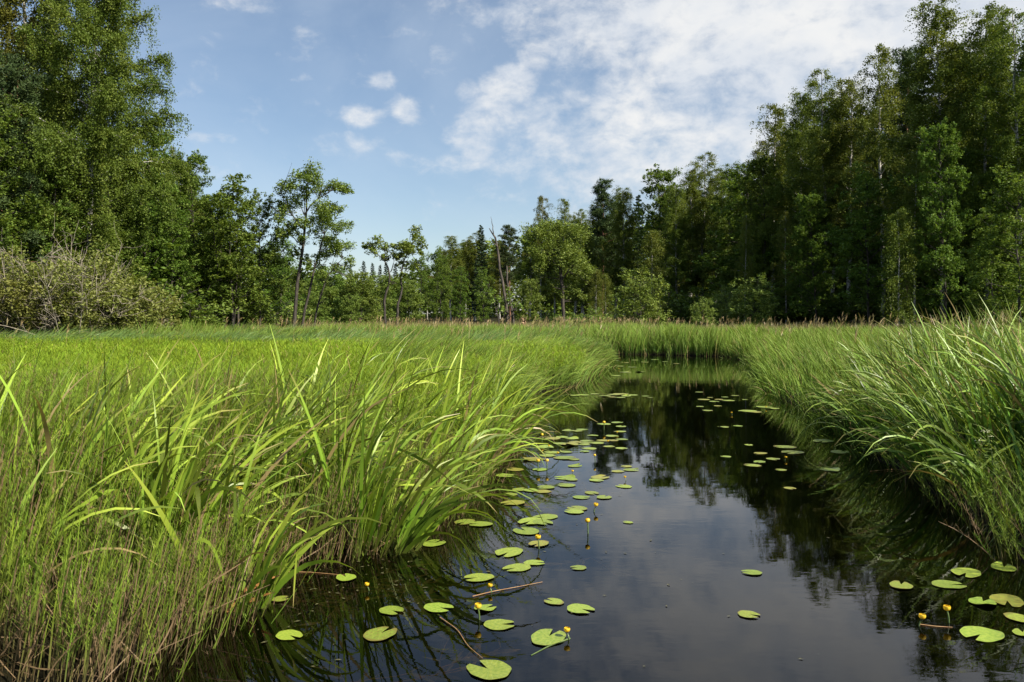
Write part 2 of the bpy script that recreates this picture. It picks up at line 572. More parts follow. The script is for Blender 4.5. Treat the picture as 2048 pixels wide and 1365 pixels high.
def build_ground():
    g = np.array([14 * 1.18 ** k for k in range(1, 24)])
    xs = np.concatenate([-g[::-1] - 5, np.arange(-18.5, 18.51, 0.3), g + 5])
    ys = np.concatenate([[-300, -120, -50, -20, -8], np.arange(-4, 46, 0.3), 46 + np.array([2.5 * 1.2 ** k for k in range(28)])])
    X, Y = np.meshgrid(xs, ys)
    Z = ground_z(X, Y)
    V = np.stack([X, Y, Z], -1).reshape(-1, 3)
    nx, ny = len(xs), len(ys)
    i = (np.arange(ny - 1)[:, None] * nx + np.arange(nx - 1)[None])
    Fc = np.stack([i, i + 1, i + nx + 1, i + nx], -1).reshape(-1, 4)
    mb = MB()
    mb.add(V, Fc)
    o = link_mesh('ground', mb.mesh('ground', ground_mat(), True))
    tag(o, 'peaty marsh ground under the grass and the creek bed', kind='structure')
    # water sheet
    mb = MB()
    xs = np.linspace(-20, 14, 18)
    ys = np.linspace(-6, 46, 27)
    X, Y = np.meshgrid(xs, ys)
    V = np.stack([X, Y, 0 * X], -1).reshape(-1, 3)
    nx, ny = len(xs), len(ys)
    i = (np.arange(ny - 1)[:, None] * nx + np.arange(nx - 1)[None])
    Fc = np.stack([i, i + 1, i + nx + 1, i + nx], -1).reshape(-1, 4)
    mb.add(V, Fc)
    o = link_mesh('water', mb.mesh('water', water_mat(), True))
    tag(o, 'dark still creek water reflecting trees and clouds', kind='structure')


build_ground()


# ------------------------------------------------------------------ trees
def unit(v):
    return v / (np.linalg.norm(v, axis=-1, keepdims=True) + 1e-9)


def add_leaves(mb, P, L, W, rs, up=0.35, rnd=None, droop=0.0):
    """one small lozenge leaf at every point of P"""
    n = len(P)
    nor = rs.normal(size=(n, 3))
    nor[:, 2] = np.abs(nor[:, 2]) + up * 2
    nor = unit(nor)
    tg = unit(np.cross(nor, rs.normal(size=(n, 3))))
    if droop:
        tg = unit(tg + np.array([0, 0, -droop]))
    bt = unit(np.cross(nor, tg))
    s = (0.6 + 0.8 * rs.rand(n))[:, None]
    a = tg * (L / 2) * s
    b = bt * (W / 2) * s
    V = np.stack([P - a, P + b - a * 0.1, P + a, P - b - a * 0.1], 1).reshape(-1, 3)
    Fc = np.arange(4 * n).reshape(n, 4)
    if rnd is None:
        rnd = rs.rand(n)
    mb.add(V, Fc, np.repeat(rnd, 4), 0.5)


def limb(p0, az, el, length, n=6, droop=0.0, wob=0.08, rs=None):
    """polyline that starts at p0 heading az/el (radians); droop lowers the heading along the way"""
    pts = [np.array(p0, float)]
    st = length / (n - 1)
    for k in range(n - 1):
        d = np.array([math.cos(el) * math.sin(az), math.cos(el) * math.cos(az), math.sin(el)])
        pts.append(pts[-1] + d * st)
        el -= droop / (n - 1)
        az += rs.normal() * wob
        el += rs.normal() * wob
    return np.array(pts)


def trunk_line(H, rs, n=14, wob=0.012, lean=0.0):
    z = np.linspace(0, H, n)
    off = np.cumsum(rs.normal(size=(n, 2)) * wob * H / n * 3, 0)
    off -= off[0]
    a = rs.rand() * 6.28
    off[:, 0] += math.cos(a) * lean * z
    off[:, 1] += math.sin(a) * lean * z
    return np.column_stack([off, z])


def interp(line, z):
    return np.array([np.interp(z, line[:, 2], line[:, 0]), np.interp(z, line[:, 2], line[:, 1]), z])


def make_birch(seed, H=24.0, cb=0.26, spread=3.6, nprim=60, dens=1.0, leafL=0.125, bare=0.0, slim=1.0, stems=1, hg=1.0):
    rs = RS(seed)
    tb, cb_ = MB(), MB()
    for sidx in range(stems):
        hh = H * (1 - 0.1 * sidx)
        tl = trunk_line(hh, rs, lean=0.02 + 0.07 * sidx)
        tl[:, :2] += rs.normal(size=2) * 0.35 * sidx
        r0 = 0.0075 * H
        tb.tube(tl, np.linspace(1, 0.08, len(tl)) ** 0.8 * r0, 8)
        n = nprim // stems
        for k in range(n):
            u = (k + rs.rand()) / n
            u = cb + (0.985 - cb) * u
            z = u * hh
            w = (u - cb) / (1 - cb)
            prof = (min(1.0, 0.45 + w * 3.2)) * (1 - w) ** 0.62 + 0.06
            L = spread * prof * (0.65 + 0.6 * rs.rand()) * slim
            az = k * 2.399 + rs.normal() * 0.4
            p = interp(tl, z)
            el = math.radians(28 + 34 * w + rs.normal() * 8)
            pr = limb(p, az, el, L, 7, droop=math.radians(48), wob=0.1, rs=rs)
            tb.tube(pr, np.linspace(1, 0.2, 7) * (0.006 + 0.011 * L), 5)
            ptone = rs.rand()
            nt = max(4, int(L * 4.2 * dens))
            for q in range(nt):
                s = 0.22 + 0.78 * rs.rand()
                i = s * 6
                b = pr[int(min(i, 5))] + (pr[min(int(i) + 1, 6)] - pr[int(min(i, 5))]) * (i - int(i))
                sec = limb(b, az + rs.normal() * 1.0, math.radians(10 + rs.normal() * 30), 0.35 + 0.75 * rs.rand(), 4, droop=math.radians(60), rs=rs)
                hang = (0.35 + 1.25 * rs.rand() ** 1.4) * hg
                strand = np.vstack([sec, sec[-1] + np.array([rs.normal() * .08, rs.normal() * .08, -hang * .5]), sec[-1] + np.array([rs.normal() * .12, rs.normal() * .12, -hang])])
                if rs.rand() < 0.10:
                    tb.tube(sec, 0.010, 3)
                nl = int((58 + 58 * rs.rand()) * dens)
                tt = rs.rand(nl) * (len(strand) - 1.001)
                ii = tt.astype(int)
                P = strand[ii] + (strand[ii + 1] - strand[ii]) * (tt - ii)[:, None]
                P = P + rs.normal(size=P.shape) * np.array([0.13, 0.13, 0.10])
                cl = rs.rand()
                add_leaves(cb_, P, leafL, leafL * 0.72, rs, 0.1, np.clip(0.35 * cl + 0.35 * ptone + 0.30 * rs.rand(nl), 0, 1), droop=0.5)
    return tb, cb_


def clump_leaves(mb, c, r, n, rs, L, W, flat=0.75, shell=0.55):
    """a tuft of leaves round c: sub-clumps spread over an ellipsoid, thicker towards its upper outside"""
    ns = max(3, int(n / 14))
    d = unit(rs.normal(size=(ns, 3)))
    rad = (shell + (1 - shell) * rs.rand(ns)) ** 1.0
    sub = c + d * (rad * r)[:, None] * np.array([1, 1, flat])
    tone = rs.rand(ns)
    idx = rs.randint(0, ns, n)
    P = sub[idx] + rs.normal(size=(n, 3)) * r * 0.17
    add_leaves(mb, P, L, W, rs, 0.4, np.clip(0.5 * tone[idx] + 0.5 * rs.rand(n), 0, 1))


def make_alder(seed, H=13.0, cb=0.2, spread=3.2, nprim=34, leafL=0.15, dens=1.0, stems=1, top=0.75):
    rs = RS(seed)
    tb, cm = MB(), MB()
    for sidx in range(stems):
        hh = H * (1 - 0.13 * sidx * rs.rand())
        tl = trunk_line(hh, rs, lean=0.03 + 0.10 * (sidx > 0), wob=0.02)
        if stems > 1:
            tl[:, :2] += rs.normal(size=2) * 0.4
        tb.tube(tl, np.linspace(1, 0.1, len(tl)) * 0.0085 * H, 7)
        n = nprim // stems
        for k in range(n):
            u = cb + (0.99 - cb) * (k + rs.rand()) / n
            w = (u - cb) / (1 - cb)
            prof = min(1, 0.5 + w * 2.0) * (1 - w) ** 0.5 * top + 0.18
            L = spread * prof * (0.6 + 0.7 * rs.rand()) / (stems ** 0.4)
            az = k * 2.399 + rs.normal() * 0.5
            p = interp(tl, u * hh)
            pr = limb(p, az, math.radians(22 + 30 * w + rs.normal() * 10), L, 6, droop=math.radians(10), wob=0.14, rs=rs)
            tb.tube(pr, np.linspace(1, 0.25, 6) * (0.010 + 0.012 * L), 5)
            for q in range(2 + int(L * 2.3)):
                s = 0.3 + 0.7 * rs.rand()
                i = min(int(s * 5), 4)
                b = pr[i] + (pr[i + 1] - pr[i]) * (s * 5 - i)
                sec = limb(b, az + rs.normal() * 0.9, math.radians(20 + rs.normal() * 25), 0.4 + 0.6 * rs.rand(), 4, rs=rs)
                tb.tube(sec, np.linspace(1, .4, 4) * 0.012, 3)
                clump_leaves(cm, sec[-1], 0.36 + 0.32 * rs.rand(), int(90 * dens * (0.6 + 0.8 * rs.rand())), rs, leafL, leafL * 0.8)
        clump_leaves(cm, tl[-1], 0.4, int(60 * dens), rs, leafL, leafL * .8)
    return tb, cm


def make_pine(seed, H=21.0, cb=0.4, spread=3.0):
    rs = RS(seed)
    tb, cm = MB(), MB()
    tl = trunk_line(H, rs, lean=0.02)
    tb.tube(tl, np.linspace(1, 0.12, len(tl)) * 0.009 * H, 8)
    n = 46
    for k in range(n):
        u = cb + (1 - cb) * (k + rs.rand()) / n
        w = (u - cb) / (1 - cb)
        L = spread * (min(1, .6 + w * 2) * (1 - w) ** 0.55 + .12) * (0.6 + 0.6 * rs.rand())
        az = k * 2.399 + rs.normal() * .4
        pr = limb(interp(tl, u * H), az, math.radians(5 + 30 * w), L, 6, droop=math.radians(-20), wob=.1, rs=rs)
        tb.tube(pr, np.linspace(1, .3, 6) * (0.01 + .014 * L), 5)
        for q in range(3 + int(L * 3.4)):
            s = .35 + .65 * rs.rand()
            i = min(int(s * 5), 4)
            b = pr[i] + (pr[i + 1] - pr[i]) * (s * 5 - i) + rs.normal(size=3) * np.array([.38, .38, .12])
            nn = 70
            d = unit(rs.normal(size=(nn, 3)) + np.array([0, 0, .5]))
            ln = 0.16 + 0.10 * rs.rand(nn)
            A = b + rs.normal(size=(nn, 3)) * 0.14
            B = A + d * ln[:, None]
            side = unit(np.cross(d, rs.normal(size=(nn, 3)))) * 0.030
            V = np.stack([A - side, A + side, B + side * .4, B - side * .4], 1).reshape(-1, 3)
            tone = rs.rand()
            cm.add(V, np.arange(4 * nn).reshape(nn, 4), np.repeat(np.clip(.6 * tone + .4 * rs.rand(nn), 0, 1), 4), .5)
    return tb, cm


def make_spruce(seed, H=20.0, spread=2.6, cb=0.06):
    rs = RS(seed)
    tb, cm = MB(), MB()
    tl = trunk_line(H, rs, wob=.004)
    tb.tube(tl, np.linspace(1, 0.05, len(tl)) * 0.008 * H, 7)
    n = int(H * 5.5)
    for k in range(n):
        u = cb + (1 - cb) * (k + rs.rand()) / n
        L = spread * (1 - u) ** 0.85 * (0.7 + .5 * rs.rand()) + .12
        az = k * 2.399 + rs.normal() * .3
        pr = limb(interp(tl, u * H), az, math.radians(-5 + 25 * u), L, 6, droop=math.radians(28) * (1 - u) - math.radians(10), wob=.05, rs=rs)
        tb.tube(pr, np.linspace(1, .3, 6) * (0.008 + .008 * L), 3)
        nn = int(60 + 110 * L)
        tt = (0.12 + .88 * rs.rand(nn)) * 4.999
        ii = tt.astype(int)
        A = pr[ii] + (pr[ii + 1] - pr[ii]) * (tt - ii)[:, None]
        sd_ = np.array([math.cos(az), -math.sin(az), 0])
        off = rs.normal(size=nn) * 0.30 * L * .5 * (1.1 - tt / 5)
        A = A + sd_ * off[:, None]
        d = unit(np.array([math.sin(az), math.cos(az), 0]) * .5 + rs.normal(size=(nn, 3)) * .35 + np.array([0, 0, -.6]))
        B = A + d * (0.12 + .22 * rs.rand(nn))[:, None]
        side = unit(np.cross(d, rs.normal(size=(nn, 3)))) * 0.05
        V = np.stack([A - side, A + side, B + side * .4, B - side * .4], 1).reshape(-1, 3)
        cm.add(V, np.arange(4 * nn).reshape(nn, 4), np.repeat(rs.rand(nn), 4), .5)
    return tb, cm


def make_shrub(seed, H=3.0, spread=1.8, nst=12, leafL=0.15, n=2600, twigs=0):
    """many stems from the ground, leaves towards their outer ends"""
    rs = RS(seed)
    tb, cm, tw = MB(), MB(), MB()
    for k in range(nst):
        az = rs.rand() * 6.28
        fan = rs.rand() ** 0.6
        el = math.radians(88 - 52 * fan * spread / H * 1.4)
        L = H * (0.75 + .35 * rs.rand()) * (1 - .2 * fan)
        pr = limb((rs.normal() * .15 * spread, rs.normal() * .15 * spread, 0), az, el, L, 8, droop=math.radians(18), wob=.09, rs=rs)
        tb.tube(pr, np.linspace(1, .25, 8) * 0.011 * H * .5, 5)
        for q in range(9):
            s = .25 + .75 * rs.rand()
            i = min(int(s * 7), 6)
            b = pr[i] + (pr[i + 1] - pr[i]) * (s * 7 - i)
            sec = limb(b, az + rs.normal() * 1.3, math.radians(35 + rs.normal() * 25), .18 * H * (.6 + .8 * rs.rand()), 4, rs=rs, wob=.15)
            tb.tube(sec, .010, 3)
            clump_leaves(cm, sec[-1], .10 * H * (.8 + .6 * rs.rand()), max(6, int(n / nst / 9)), rs, leafL, leafL * .6)
    for k in range(twigs):
        az = rs.rand() * 6.28
        pr = limb((rs.normal() * .25 * spread, rs.normal() * .25 * spread, 0), az, math.radians(84 - 50 * rs.rand() ** .7), H * (.8 + .36 * rs.rand()), 8, droop=math.radians(15), wob=.13, rs=rs)
        tw.tube(pr, np.linspace(1, .2, 8) * .030, 4, rs.rand())
        for q in range(11):
            s = .25 + .75 * rs.rand()
            i = min(int(s * 7), 6)
            b = pr[i] + (pr[i + 1] - pr[i]) * (s * 7 - i)
            sec = limb(b, az + rs.normal() * 1.4, math.radians(30 + rs.normal() * 35), .20 * H * (.5 + rs.rand()), 5, rs=rs, wob=.25)
            tw.tube(sec, np.linspace(1, .4, 5) * .013, 3, rs.rand())
    return tb, cm, tw


SPECIES = {}


def species(key, pair, bark, leaf, H):
    tb, cm = pair[0], pair[1]
    SPECIES[key] = (tb.mesh('trunk', bark, True), cm.mesh('crown', leaf), H)


species('birch_a', make_birch(11, spread=4.0, cb=.22, nprim=66, dens=1.3, hg=1.4, leafL=.115), M_BIRCH_BARK, M_BIRCH_LEAF, 24.0)
species('birch_b', make_birch(12, spread=3.5, cb=.26, nprim=58, dens=1.25, hg=1.3, leafL=.115), M_BIRCH_BARK, M_BIRCH_LEAF, 24.0)
species('birch_c', make_birch(13, spread=4.0, cb=.22, nprim=70, stems=2, dens=1.25, hg=1.3, leafL=.115), M_BIRCH_BARK, M_BIRCH_LEAF, 24.0)
species('birch_d', make_birch(17, spread=3.1, cb=.30, nprim=46, dens=1.05), M_BIRCH_BARK, M_BIRCH_LEAF, 24.0)
species('birch_wide', make_birch(14, H=27, spread=5.6, cb=.20, nprim=92, dens=1.5, hg=1.6, leafL=.105), M_BIRCH_BARK, M_BIRCH_LEAF, 27.0)
species('birch_young', make_birch(15, H=11, spread=1.35, cb=.12, nprim=40, leafL=.11), M_BIRCH_BARK, M_BIRCH_LEAF, 11.0)
species('alder_a', make_alder(21), M_ALDER_BARK, M_ALDER_LEAF, 13.0)
species('alder_b', make_alder(22, spread=2.7, cb=.12, nprim=38), M_ALDER_BARK, M_ALDER_LEAF, 13.0)
species('alder_c', make_alder(23, H=12, spread=3.4, cb=.22, stems=4, nprim=60, dens=1.2), M_ALDER_BARK, M_ALDER_LEAF, 12.0)
species('alder_tall', make_alder(24, H=20, spread=4.4, cb=.16, nprim=74, leafL=.16), M_ALDER_BARK, M_ALDER_LEAF, 20.0)
species('alder_young', make_alder(25, H=7, spread=2.1, cb=.06, nprim=30, leafL=.14, dens=1.2), M_ALDER_BARK, M_LIGHT_LEAF, 7.0)
species('pine', make_pine(31), M_PINE_BARK, M_PINE_LEAF, 21.0)
species('pine_low', make_pine(32, H=17, cb=.18, spread=3.2), M_PINE_BARK, M_PINE_LEAF, 17.0)
species('spruce', make_spruce(33), M_ALDER_BARK, M_SPRUCE_LEAF, 20.0)
species('shrub_a', make_shrub(41, n=3000), M_ALDER_BARK, M_ALDER_LEAF, 3.0)
species('shrub_b', make_shrub(42, n=2600, spread=1.5), M_ALDER_BARK, M_LIGHT_LEAF, 3.0)
species('sapling', make_alder(43, H=4, spread=1.5, cb=.03, nprim=30, leafL=.11, dens=.9, top=.9), M_ALDER_BARK, M_LIGHT_LEAF, 4.0)

NAME = {'birch': 'birch_tree', 'alder': 'alder_tree', 'pine': 'pine_tree', 'spruce': 'spruce_tree', 'shrub': 'shrub', 'sapling': 'sapling'}
TR = random.Random(5)


def plant(kind, px, d, toppy, label, group=None, wide=1.0, rz=None):
    tm, cm, H = SPECIES[kind]
    x = px_x(px, d)
    z = float(ground_z(x, d)) - 0.05
    s = (top_h(toppy, d) - z) / H
    stem = kind.split('_')[0]
    e = empty(NAME[stem], label, 'shrub' if stem == 'shrub' else 'tree', (x, d, z), TR.uniform(0, 6.28) if rz is None else rz,
              (s * wide, s * wide, s), group)
    link_mesh('branches' if stem == 'shrub' else 'trunk', tm, e)
    link_mesh('foliage' if stem == 'shrub' else 'crown', cm, e)
    return e


# left wood, front row
plant('birch_wide', 165, 43, -230, 'huge weeping birch with white trunk towering over the left bank wood', None, .92)
plant('birch_a', 60, 47, -190, 'tall birch behind the huge weeping birch at the left edge')
plant('pine_low', 20, 40, 120, 'bluish green pine leaning in at the left edge of the wood', rz=1.0)
plant('alder_a', -30, 38, 250, 'broad leafy alder at the far left edge beside the pine')
plant('alder_b', 95, 41, 330, 'leafy alder below the huge weeping birch, above the grey twiggy willow')
plant('alder_a', 205, 44, 300, 'leafy alder on the right below the huge weeping birch')
plant('alder_tall', 285, 50, 270, 'tall dense alder just right of the huge weeping birch')
plant('birch_c', 345, 58, 292, 'brown tinged birch top rising behind the left alders')
plant('alder_tall', 395, 55, 325, 'rounded alder left of the multi stemmed dark alder')
plant('alder_c', 462, 52, 352, 'dark multi stemmed alder with bare lower trunks at the meadow edge', rz=0.4)
plant('alder_a', 520, 55, 402, 'lower alder between the multi stemmed alder and the slender open alder')
plant('alder_b', 345, 50, 430, 'low alder in the shade under the left wood canopy')
plant('alder_b', 560, 66, 470, 'small alder half hidden behind the slender open alder')
for px, d, tp, k in ((-60, 52, -80, 'birch_b'), (-10, 58, 60, 'birch_a'), (110, 56, 60, 'birch_b'), (200, 58, 130, 'birch_c'), (250, 62, 250, 'birch_d'),
                     (310, 66, 330, 'birch_b'), (380, 68, 350, 'birch_a'), (440, 70, 400, 'alder_tall'), (160, 50, 300, 'alder_tall'),
                     (30, 50, 200, 'alder_tall'), (-70, 44, 120, 'alder_tall')):
    plant(k, px, d, tp, 'tree filling the dim second row of the left wood', 'second row trees of the left wood')
for i in range(26):
    plant(TR.choice(['alder_a', 'alder_b', 'alder_b', 'alder_tall']), -150 + 25 * i, TR.uniform(58, 80), TR.uniform(330, 440) + max(0, i - 19) * 22, 'dim tree in the shade inside the left wood',
          'shaded inner trees of the left wood', 1.35)
for px, d, tp, k in ((330, 47, 560, 'shrub_a'), (375, 49, 570, 'shrub_b'), (420, 55, 590, 'shrub_a'), (500, 57, 585, 'shrub_a'), (545, 60, 580, 'shrub_b'),
                     (230, 46, 545, 'shrub_a'), (300, 48, 530, 'shrub_a'), (400, 60, 540, 'shrub_a'), (480, 62, 540, 'shrub_a'), (180, 47, 500, 'shrub_a'), (90, 46, 500, 'shrub_a'), (10, 46, 480, 'shrub_a')):
    plant(k, px, d, tp, 'bushy shrub under the trees at the edge of the left wood', 'undergrowth shrubs of the left wood', 1.3)

# the gap and the middle
mid = [('alder_young', 655, 86, 545), ('alder_young', 690, 92, 560), ('alder_young', 722, 84, 556), ('alder_young', 760, 96, 560), ('alder_young', 612, 84, 570),
       ('alder_young', 640, 78, 590), ('alder_young', 700, 78, 598)]
for k, px, d, tp in mid:
    plant(k, px, d, tp, 'young pale green alder in the row between the slender and the forked alder', 'young alders in the valley gap', 1.25)
plant('alder_a', 840, 118, 520, 'bushy alder behind the right side of the forked little alder')
plant('alder_a', 872, 138, 505, 'dark rounded alder where the far wood steps down to the gap')
plant('birch_b', 902, 160, 470, 'pale birch, leftmost tall tree of the far wood', None, 1.5)
plant('birch_c', 950, 165, 462, 'broad birch behind the young alders left of the dead snag', None, 1.4)
plant('spruce', 962, 160, 450, 'pointed dark spruce just left of the dead snag', None, 1.2)
plant('pine', 1020, 160, 456, 'dark green pine crown just right of the dead snag', None, 1.3)
plant('birch_b', 1062, 150, 450, 'birch filling the dip right of the dark pine', None, 1.4)
plant('birch_d', 1082, 148, 390, 'tall dark birch rising behind the round leaning crown tree')
plant('birch_d', 1128, 146, 396, 'thin topped birch behind the right half of the round crown tree')
plant('alder_b', 880, 96, 525, 'young leafy alder standing forward of the far wood, left one of the pair', None, 1.1)
plant('alder_b', 920, 104, 545, 'smaller leafy alder, right one of the pair before the far wood')
plant('alder_b', 968, 92, 545, 'young leafy alder directly left of the dead snag')
plant('alder_young', 820, 90, 570, 'low pale alder right of the forked little alder', None, 1.2)
plant('alder_young', 1060, 84, 568, 'young pale alder between the dead snag and the round crown tree')
plant('birch_young', 1192, 88, 540, 'young birch, left stem of the close pair beside the round crown tree')
plant('birch_young', 1212, 90, 548, 'young birch, right stem of the close pair beside the round crown tree')
plant('birch_young', 1303, 82, 462, 'slender yellowish young birch standing alone before the dark wood', None, 1.05)
plant('sapling', 1280, 66, 565, 'bright bushy alder sapling on the meadow before the dark wood', None, 1.25)
plant('sapling', 1405, 64, 612, 'small bright sapling poking from the meadow grass')
plant('sapling', 1505, 66, 575, 'dim sapling at the foot of the shaded wood, near the two white birch trunks', None, 1.1)
plant('sapling', 1455, 70, 592, 'dim low sapling in shade left of its taller neighbour')
plant('shrub_b', 1165, 76, 612, 'low pale shrub at the foot of the round crown tree', None, 1.6)
plant('shrub_b', 1220, 78, 615, 'low pale shrub between the young birch pair and the bright sapling', None, 1.6)
plant('shrub_b', 1130, 74, 618, 'low pale shrub around the trunk of the round crown tree', None, 1.5)
for px, tp in ((700, 530), (727, 522), (745, 526), (760, 530), (772, 524), (680, 540), (790, 528)):
    plant('spruce', px, 270 + (px * 7) % 30, tp, 'tiny dark spruce on the far skyline in the gap', 'far skyline spruces', 1.4)
for px, d, tp, k in ((610, 130, 560, 'alder_tall'), (650, 150, 565, 'birch_a'), (700, 170, 570, 'alder_tall'), (740, 180, 575, 'alder_tall'), (780, 190, 560, 'alder_tall'),
                     (820, 185, 545, 'birch_a'), (855, 180, 535, 'birch_b'), (580, 100, 540, 'alder_tall'), (760, 140, 585, 'alder_tall'), (800, 150, 575, 'alder_tall'),
                     (885, 200, 500, 'birch_a'), (930, 200, 480, 'birch_a'), (1000, 190, 480, 'birch_b'), (540, 90, 500, 'alder_tall')):
    plant(k, px, d, tp, 'distant tree in the hazy green backdrop of the valley gap', 'backdrop trees of the valley gap', 1.35)

def far_wood():
    rs = RS(61)
    mb = MB()
    for k in range(330):
        px = rs.uniform(-250, 2300)
        d = rs.uniform(205, 270)
        tp = np.interp(px, [-250, 560, 700, 800, 860, 950, 1100, 1250, 1560], [440, 520, 572, 562, 525, 500, 470, 440, 420]) + rs.uniform(-4, 30)
        h = top_h(tp, d)
        x = px_x(px, d)
        z0 = float(ground_z(x, d))
        for q in range(11):
            u = .01 + .95 * (q + .5) / 11
            r = h * .20 * (1.25 - u) + 1.0
            clump_leaves(mb, np.array([x + rs.normal() * r * .6, d + rs.normal() * r, z0 + u * h]), r, 90, rs, .95, .75, .8, .3)
    o = link_mesh('far_wood', mb.mesh('far_wood', M_ALDER_LEAF))
    tag(o, 'far off wood closing the valley behind the meadow', 'wood', kind='stuff')


far_wood()

# right wood, front row (far to near)
right = [
    ('pine', 1205, 138, 368, 'blue green pine crown on the skyline, left of the far birches', 1.2),
    ('birch_c', 1165, 130, 420, 'olive birch beside the right flank of the round crown tree', 1.3),
    ('birch_a', 1250, 128, 378, 'olive birch right of the skyline pine', 1.2),
    ('alder_tall', 1312, 124, 350, 'fresh green rounded alder top among the olive far birches', 1.1),
    ('birch_a', 1355, 112, 372, 'olive birch below the fresh green rounded alder top', 1.2),
    ('birch_c', 1402, 116, 305, 'tallest golden olive birch of the middle skyline', 1.25),
    ('birch_a', 1455, 108, 328, 'olive birch at the last step before the dark tall wood', 1.2),
    ('alder_tall', 1532, 88, 328, 'leafy green alder at the foot of the tall skyline step', .95),
    ('birch_d', 1548, 92, 205, 'tall dark birch forming the left corner of the tall wood', 1.2),
    ('birch_a', 1605, 86, 190, 'weeping birch second from the left corner of the tall wood', 1.0),
    ('birch_c', 1655, 80, 140, 'pale topped birch with twin white stems in the tall wood', 1.1),
    ('birch_b', 1702, 78, 150, 'birch right of the twin stemmed pale birch', 1.1),
    ('birch_d', 1765, 70, 88, 'sparse drooping birch top standing above its neighbours', 1.0),
    ('pine', 1815, 72, 108, 'dark pine crown between the drooping birch and the tallest birch', 1.0),
    ('birch_a', 1888, 62, 2, 'tallest weeping birch of the right wood with a bright white stem', 1.05),
    ('birch_b', 1968, 60, 12, 'tall birch right of the tallest weeping birch', 1.0),
    ('birch_c', 2040, 56, 12, 'tall olive birch at the right edge of the photo', 1.1),
    ('spruce', 2000, 66, 45, 'dark spruce tip between the two tall birches at the right', 1.2),
    ('alder_tall', 1630, 72, 400, 'dim alder in deep shade below the twin stemmed birch', 1.0),
    ('alder_a', 1740, 64, 360, 'leafy alder catching light on its top below the drooping birch', 1.1),
    ('alder_tall', 1890, 56, 265, 'bright topped green alder below the tallest weeping birch', .8),
    ('alder_a', 2045, 44, 360, 'sunlit alder boughs at the right edge above the tall sedges', 1.1),
    ('alder_b', 1985, 50, 440, 'dim alder under the tall birches near the right edge', 1.2),
    ('birch_d', 1830, 60, 300, 'thin white stemmed birch in the shaded wood front', .8),
    ('birch_young', 1800, 56, 420, 'thin leaning young birch in the shaded wood front', 1.0),
    ('birch_d', 1572, 78, 420, 'birch with a pale bare lower stem at the shaded wood front', .8),
    ('birch_d', 1490, 82, 430, 'birch with a thin white stem at the left of the shaded wood front', .8),
]
for k, px, d, tp, lb, w in right:
    plant(k, px, d, tp, lb, None, w * 1.02)
WR = random.Random(9)
back = []
for px, tp in ((1110, 440), (1150, 430), (1190, 400), (1230, 395), (1275, 390), (1330, 380), (1380, 350), (1430, 345), (1470, 350)):
    back.append((px, WR.uniform(138, 160), tp))
for px, tp in ((1515, 320), (1540, 280), (1580, 250), (1620, 225), (1670, 200), (1720, 210), (1750, 205), (1800, 160), (1850, 120), (1910, 90), (1945, 90), (1990, 70), (2060, 60), (2100, 40), (2150, 60)):
    back.append((px, 60 + (2100 - px) * 0.075 + WR.uniform(6, 14), tp))
for px, d, tp in back:
    plant(WR.choice(['birch_a', 'birch_b', 'birch_c', 'spruce', 'alder_tall']), px, d, tp, 'tree filling the dark second row of the right wood',
          'second row trees of the right wood', 1.25)
for i in range(42):
    px = 1480 + i * 15 + WR.uniform(-12, 12)
    d = 60 + (2100 - px) * 0.07 + WR.uniform(-4, 30)
    plant(WR.choice(['alder_a', 'alder_b', 'spruce', 'alder_tall']), px, d, WR.uniform(330, 480) - (px - 1480) * .12, 'dim tree in the deep shade inside the right wood',
          'shaded inner trees of the right wood', 1.35)
for i in range(34):
    px = 1340 + i * 22 + WR.uniform(-10, 10)
    d = 55 + max(0, 2100 - px) * 0.055 + WR.uniform(-3, 3)
    plant('shrub_a', px, d, WR.uniform(560, 600), 'dim shrub in the shade along the foot of the right wood', 'undergrowth shrubs of the right wood', 1.4)


# trees drawn limb by limb
def hero(name, label, d, base_px, limbs, clumps, leaf, bark, leafL=0.12, kd=1.0, seed=1, cat='tree', twig=True, group=None, crown='crown'):
    """limbs: polylines of (px, py, radius m); clumps: (px, py, radius px); depth is invented so that the tree is as deep as it is wide"""
    rs = RS(seed)
    x0 = px_x(base_px, d)
    z0 = float(ground_z(x0, d)) - .05
    e = empty(name, label, cat, (x0, d, z0), 0, 1, group)
    tb, cm = MB(), MB()
    mid = []
    for pl in limbs:
        pl = np.array(pl, float)
        n = 10
        u = np.linspace(0, len(pl) - 1, n)
        q = np.column_stack([np.interp(u, np.arange(len(pl)), pl[:, c]) for c in range(3)])
        dep = np.linspace(0, 1, n) * rs.normal() * 0.55
        P = np.column_stack([(q[:, 0] - base_px) / F * d, dep, np.maximum(-.1, CH + (HY - q[:, 1]) / F * d - z0)])
        P[1:-1, :2] += rs.normal(size=(n - 2, 2)) * .03
        if pl[0][1] > 640:
            P[0, 2] = -0.1
        tb.tube(P, q[:, 2] * .82, 7)
        mid.append(P)
    allp = np.vstack(mid)
    for cx, cy, r in clumps:
        rm = r / F * d
        c = np.array([(cx - base_px) / F * d, rs.normal() * rm * .7, CH + (HY - cy) / F * d - z0])
        n = int(kd * 190 * rm * rm + 18)
        for k in range(3):
            cc = c + rs.normal(size=3) * rm * .45
            clump_leaves(cm, cc, rm * .75, max(6, n // 3), rs, leafL, leafL * .78, shell=.3)
        if twig:
            j = np.argmin(np.linalg.norm(allp - c - np.array([0, 0, -rm * .8]), axis=1))
            for k in range(3):
                end = c + rs.normal(size=3) * rm * .5
                mp = (allp[j] + end) / 2 + rs.normal(size=3) * .12
                tb.tube([allp[j], mp, end], [.03, .02, .008], 4)
    link_mesh('trunk', tb.mesh('trunk', bark, True), e)
    if clumps:
        link_mesh(crown, cm.mesh('crown', leaf), e)
    return e


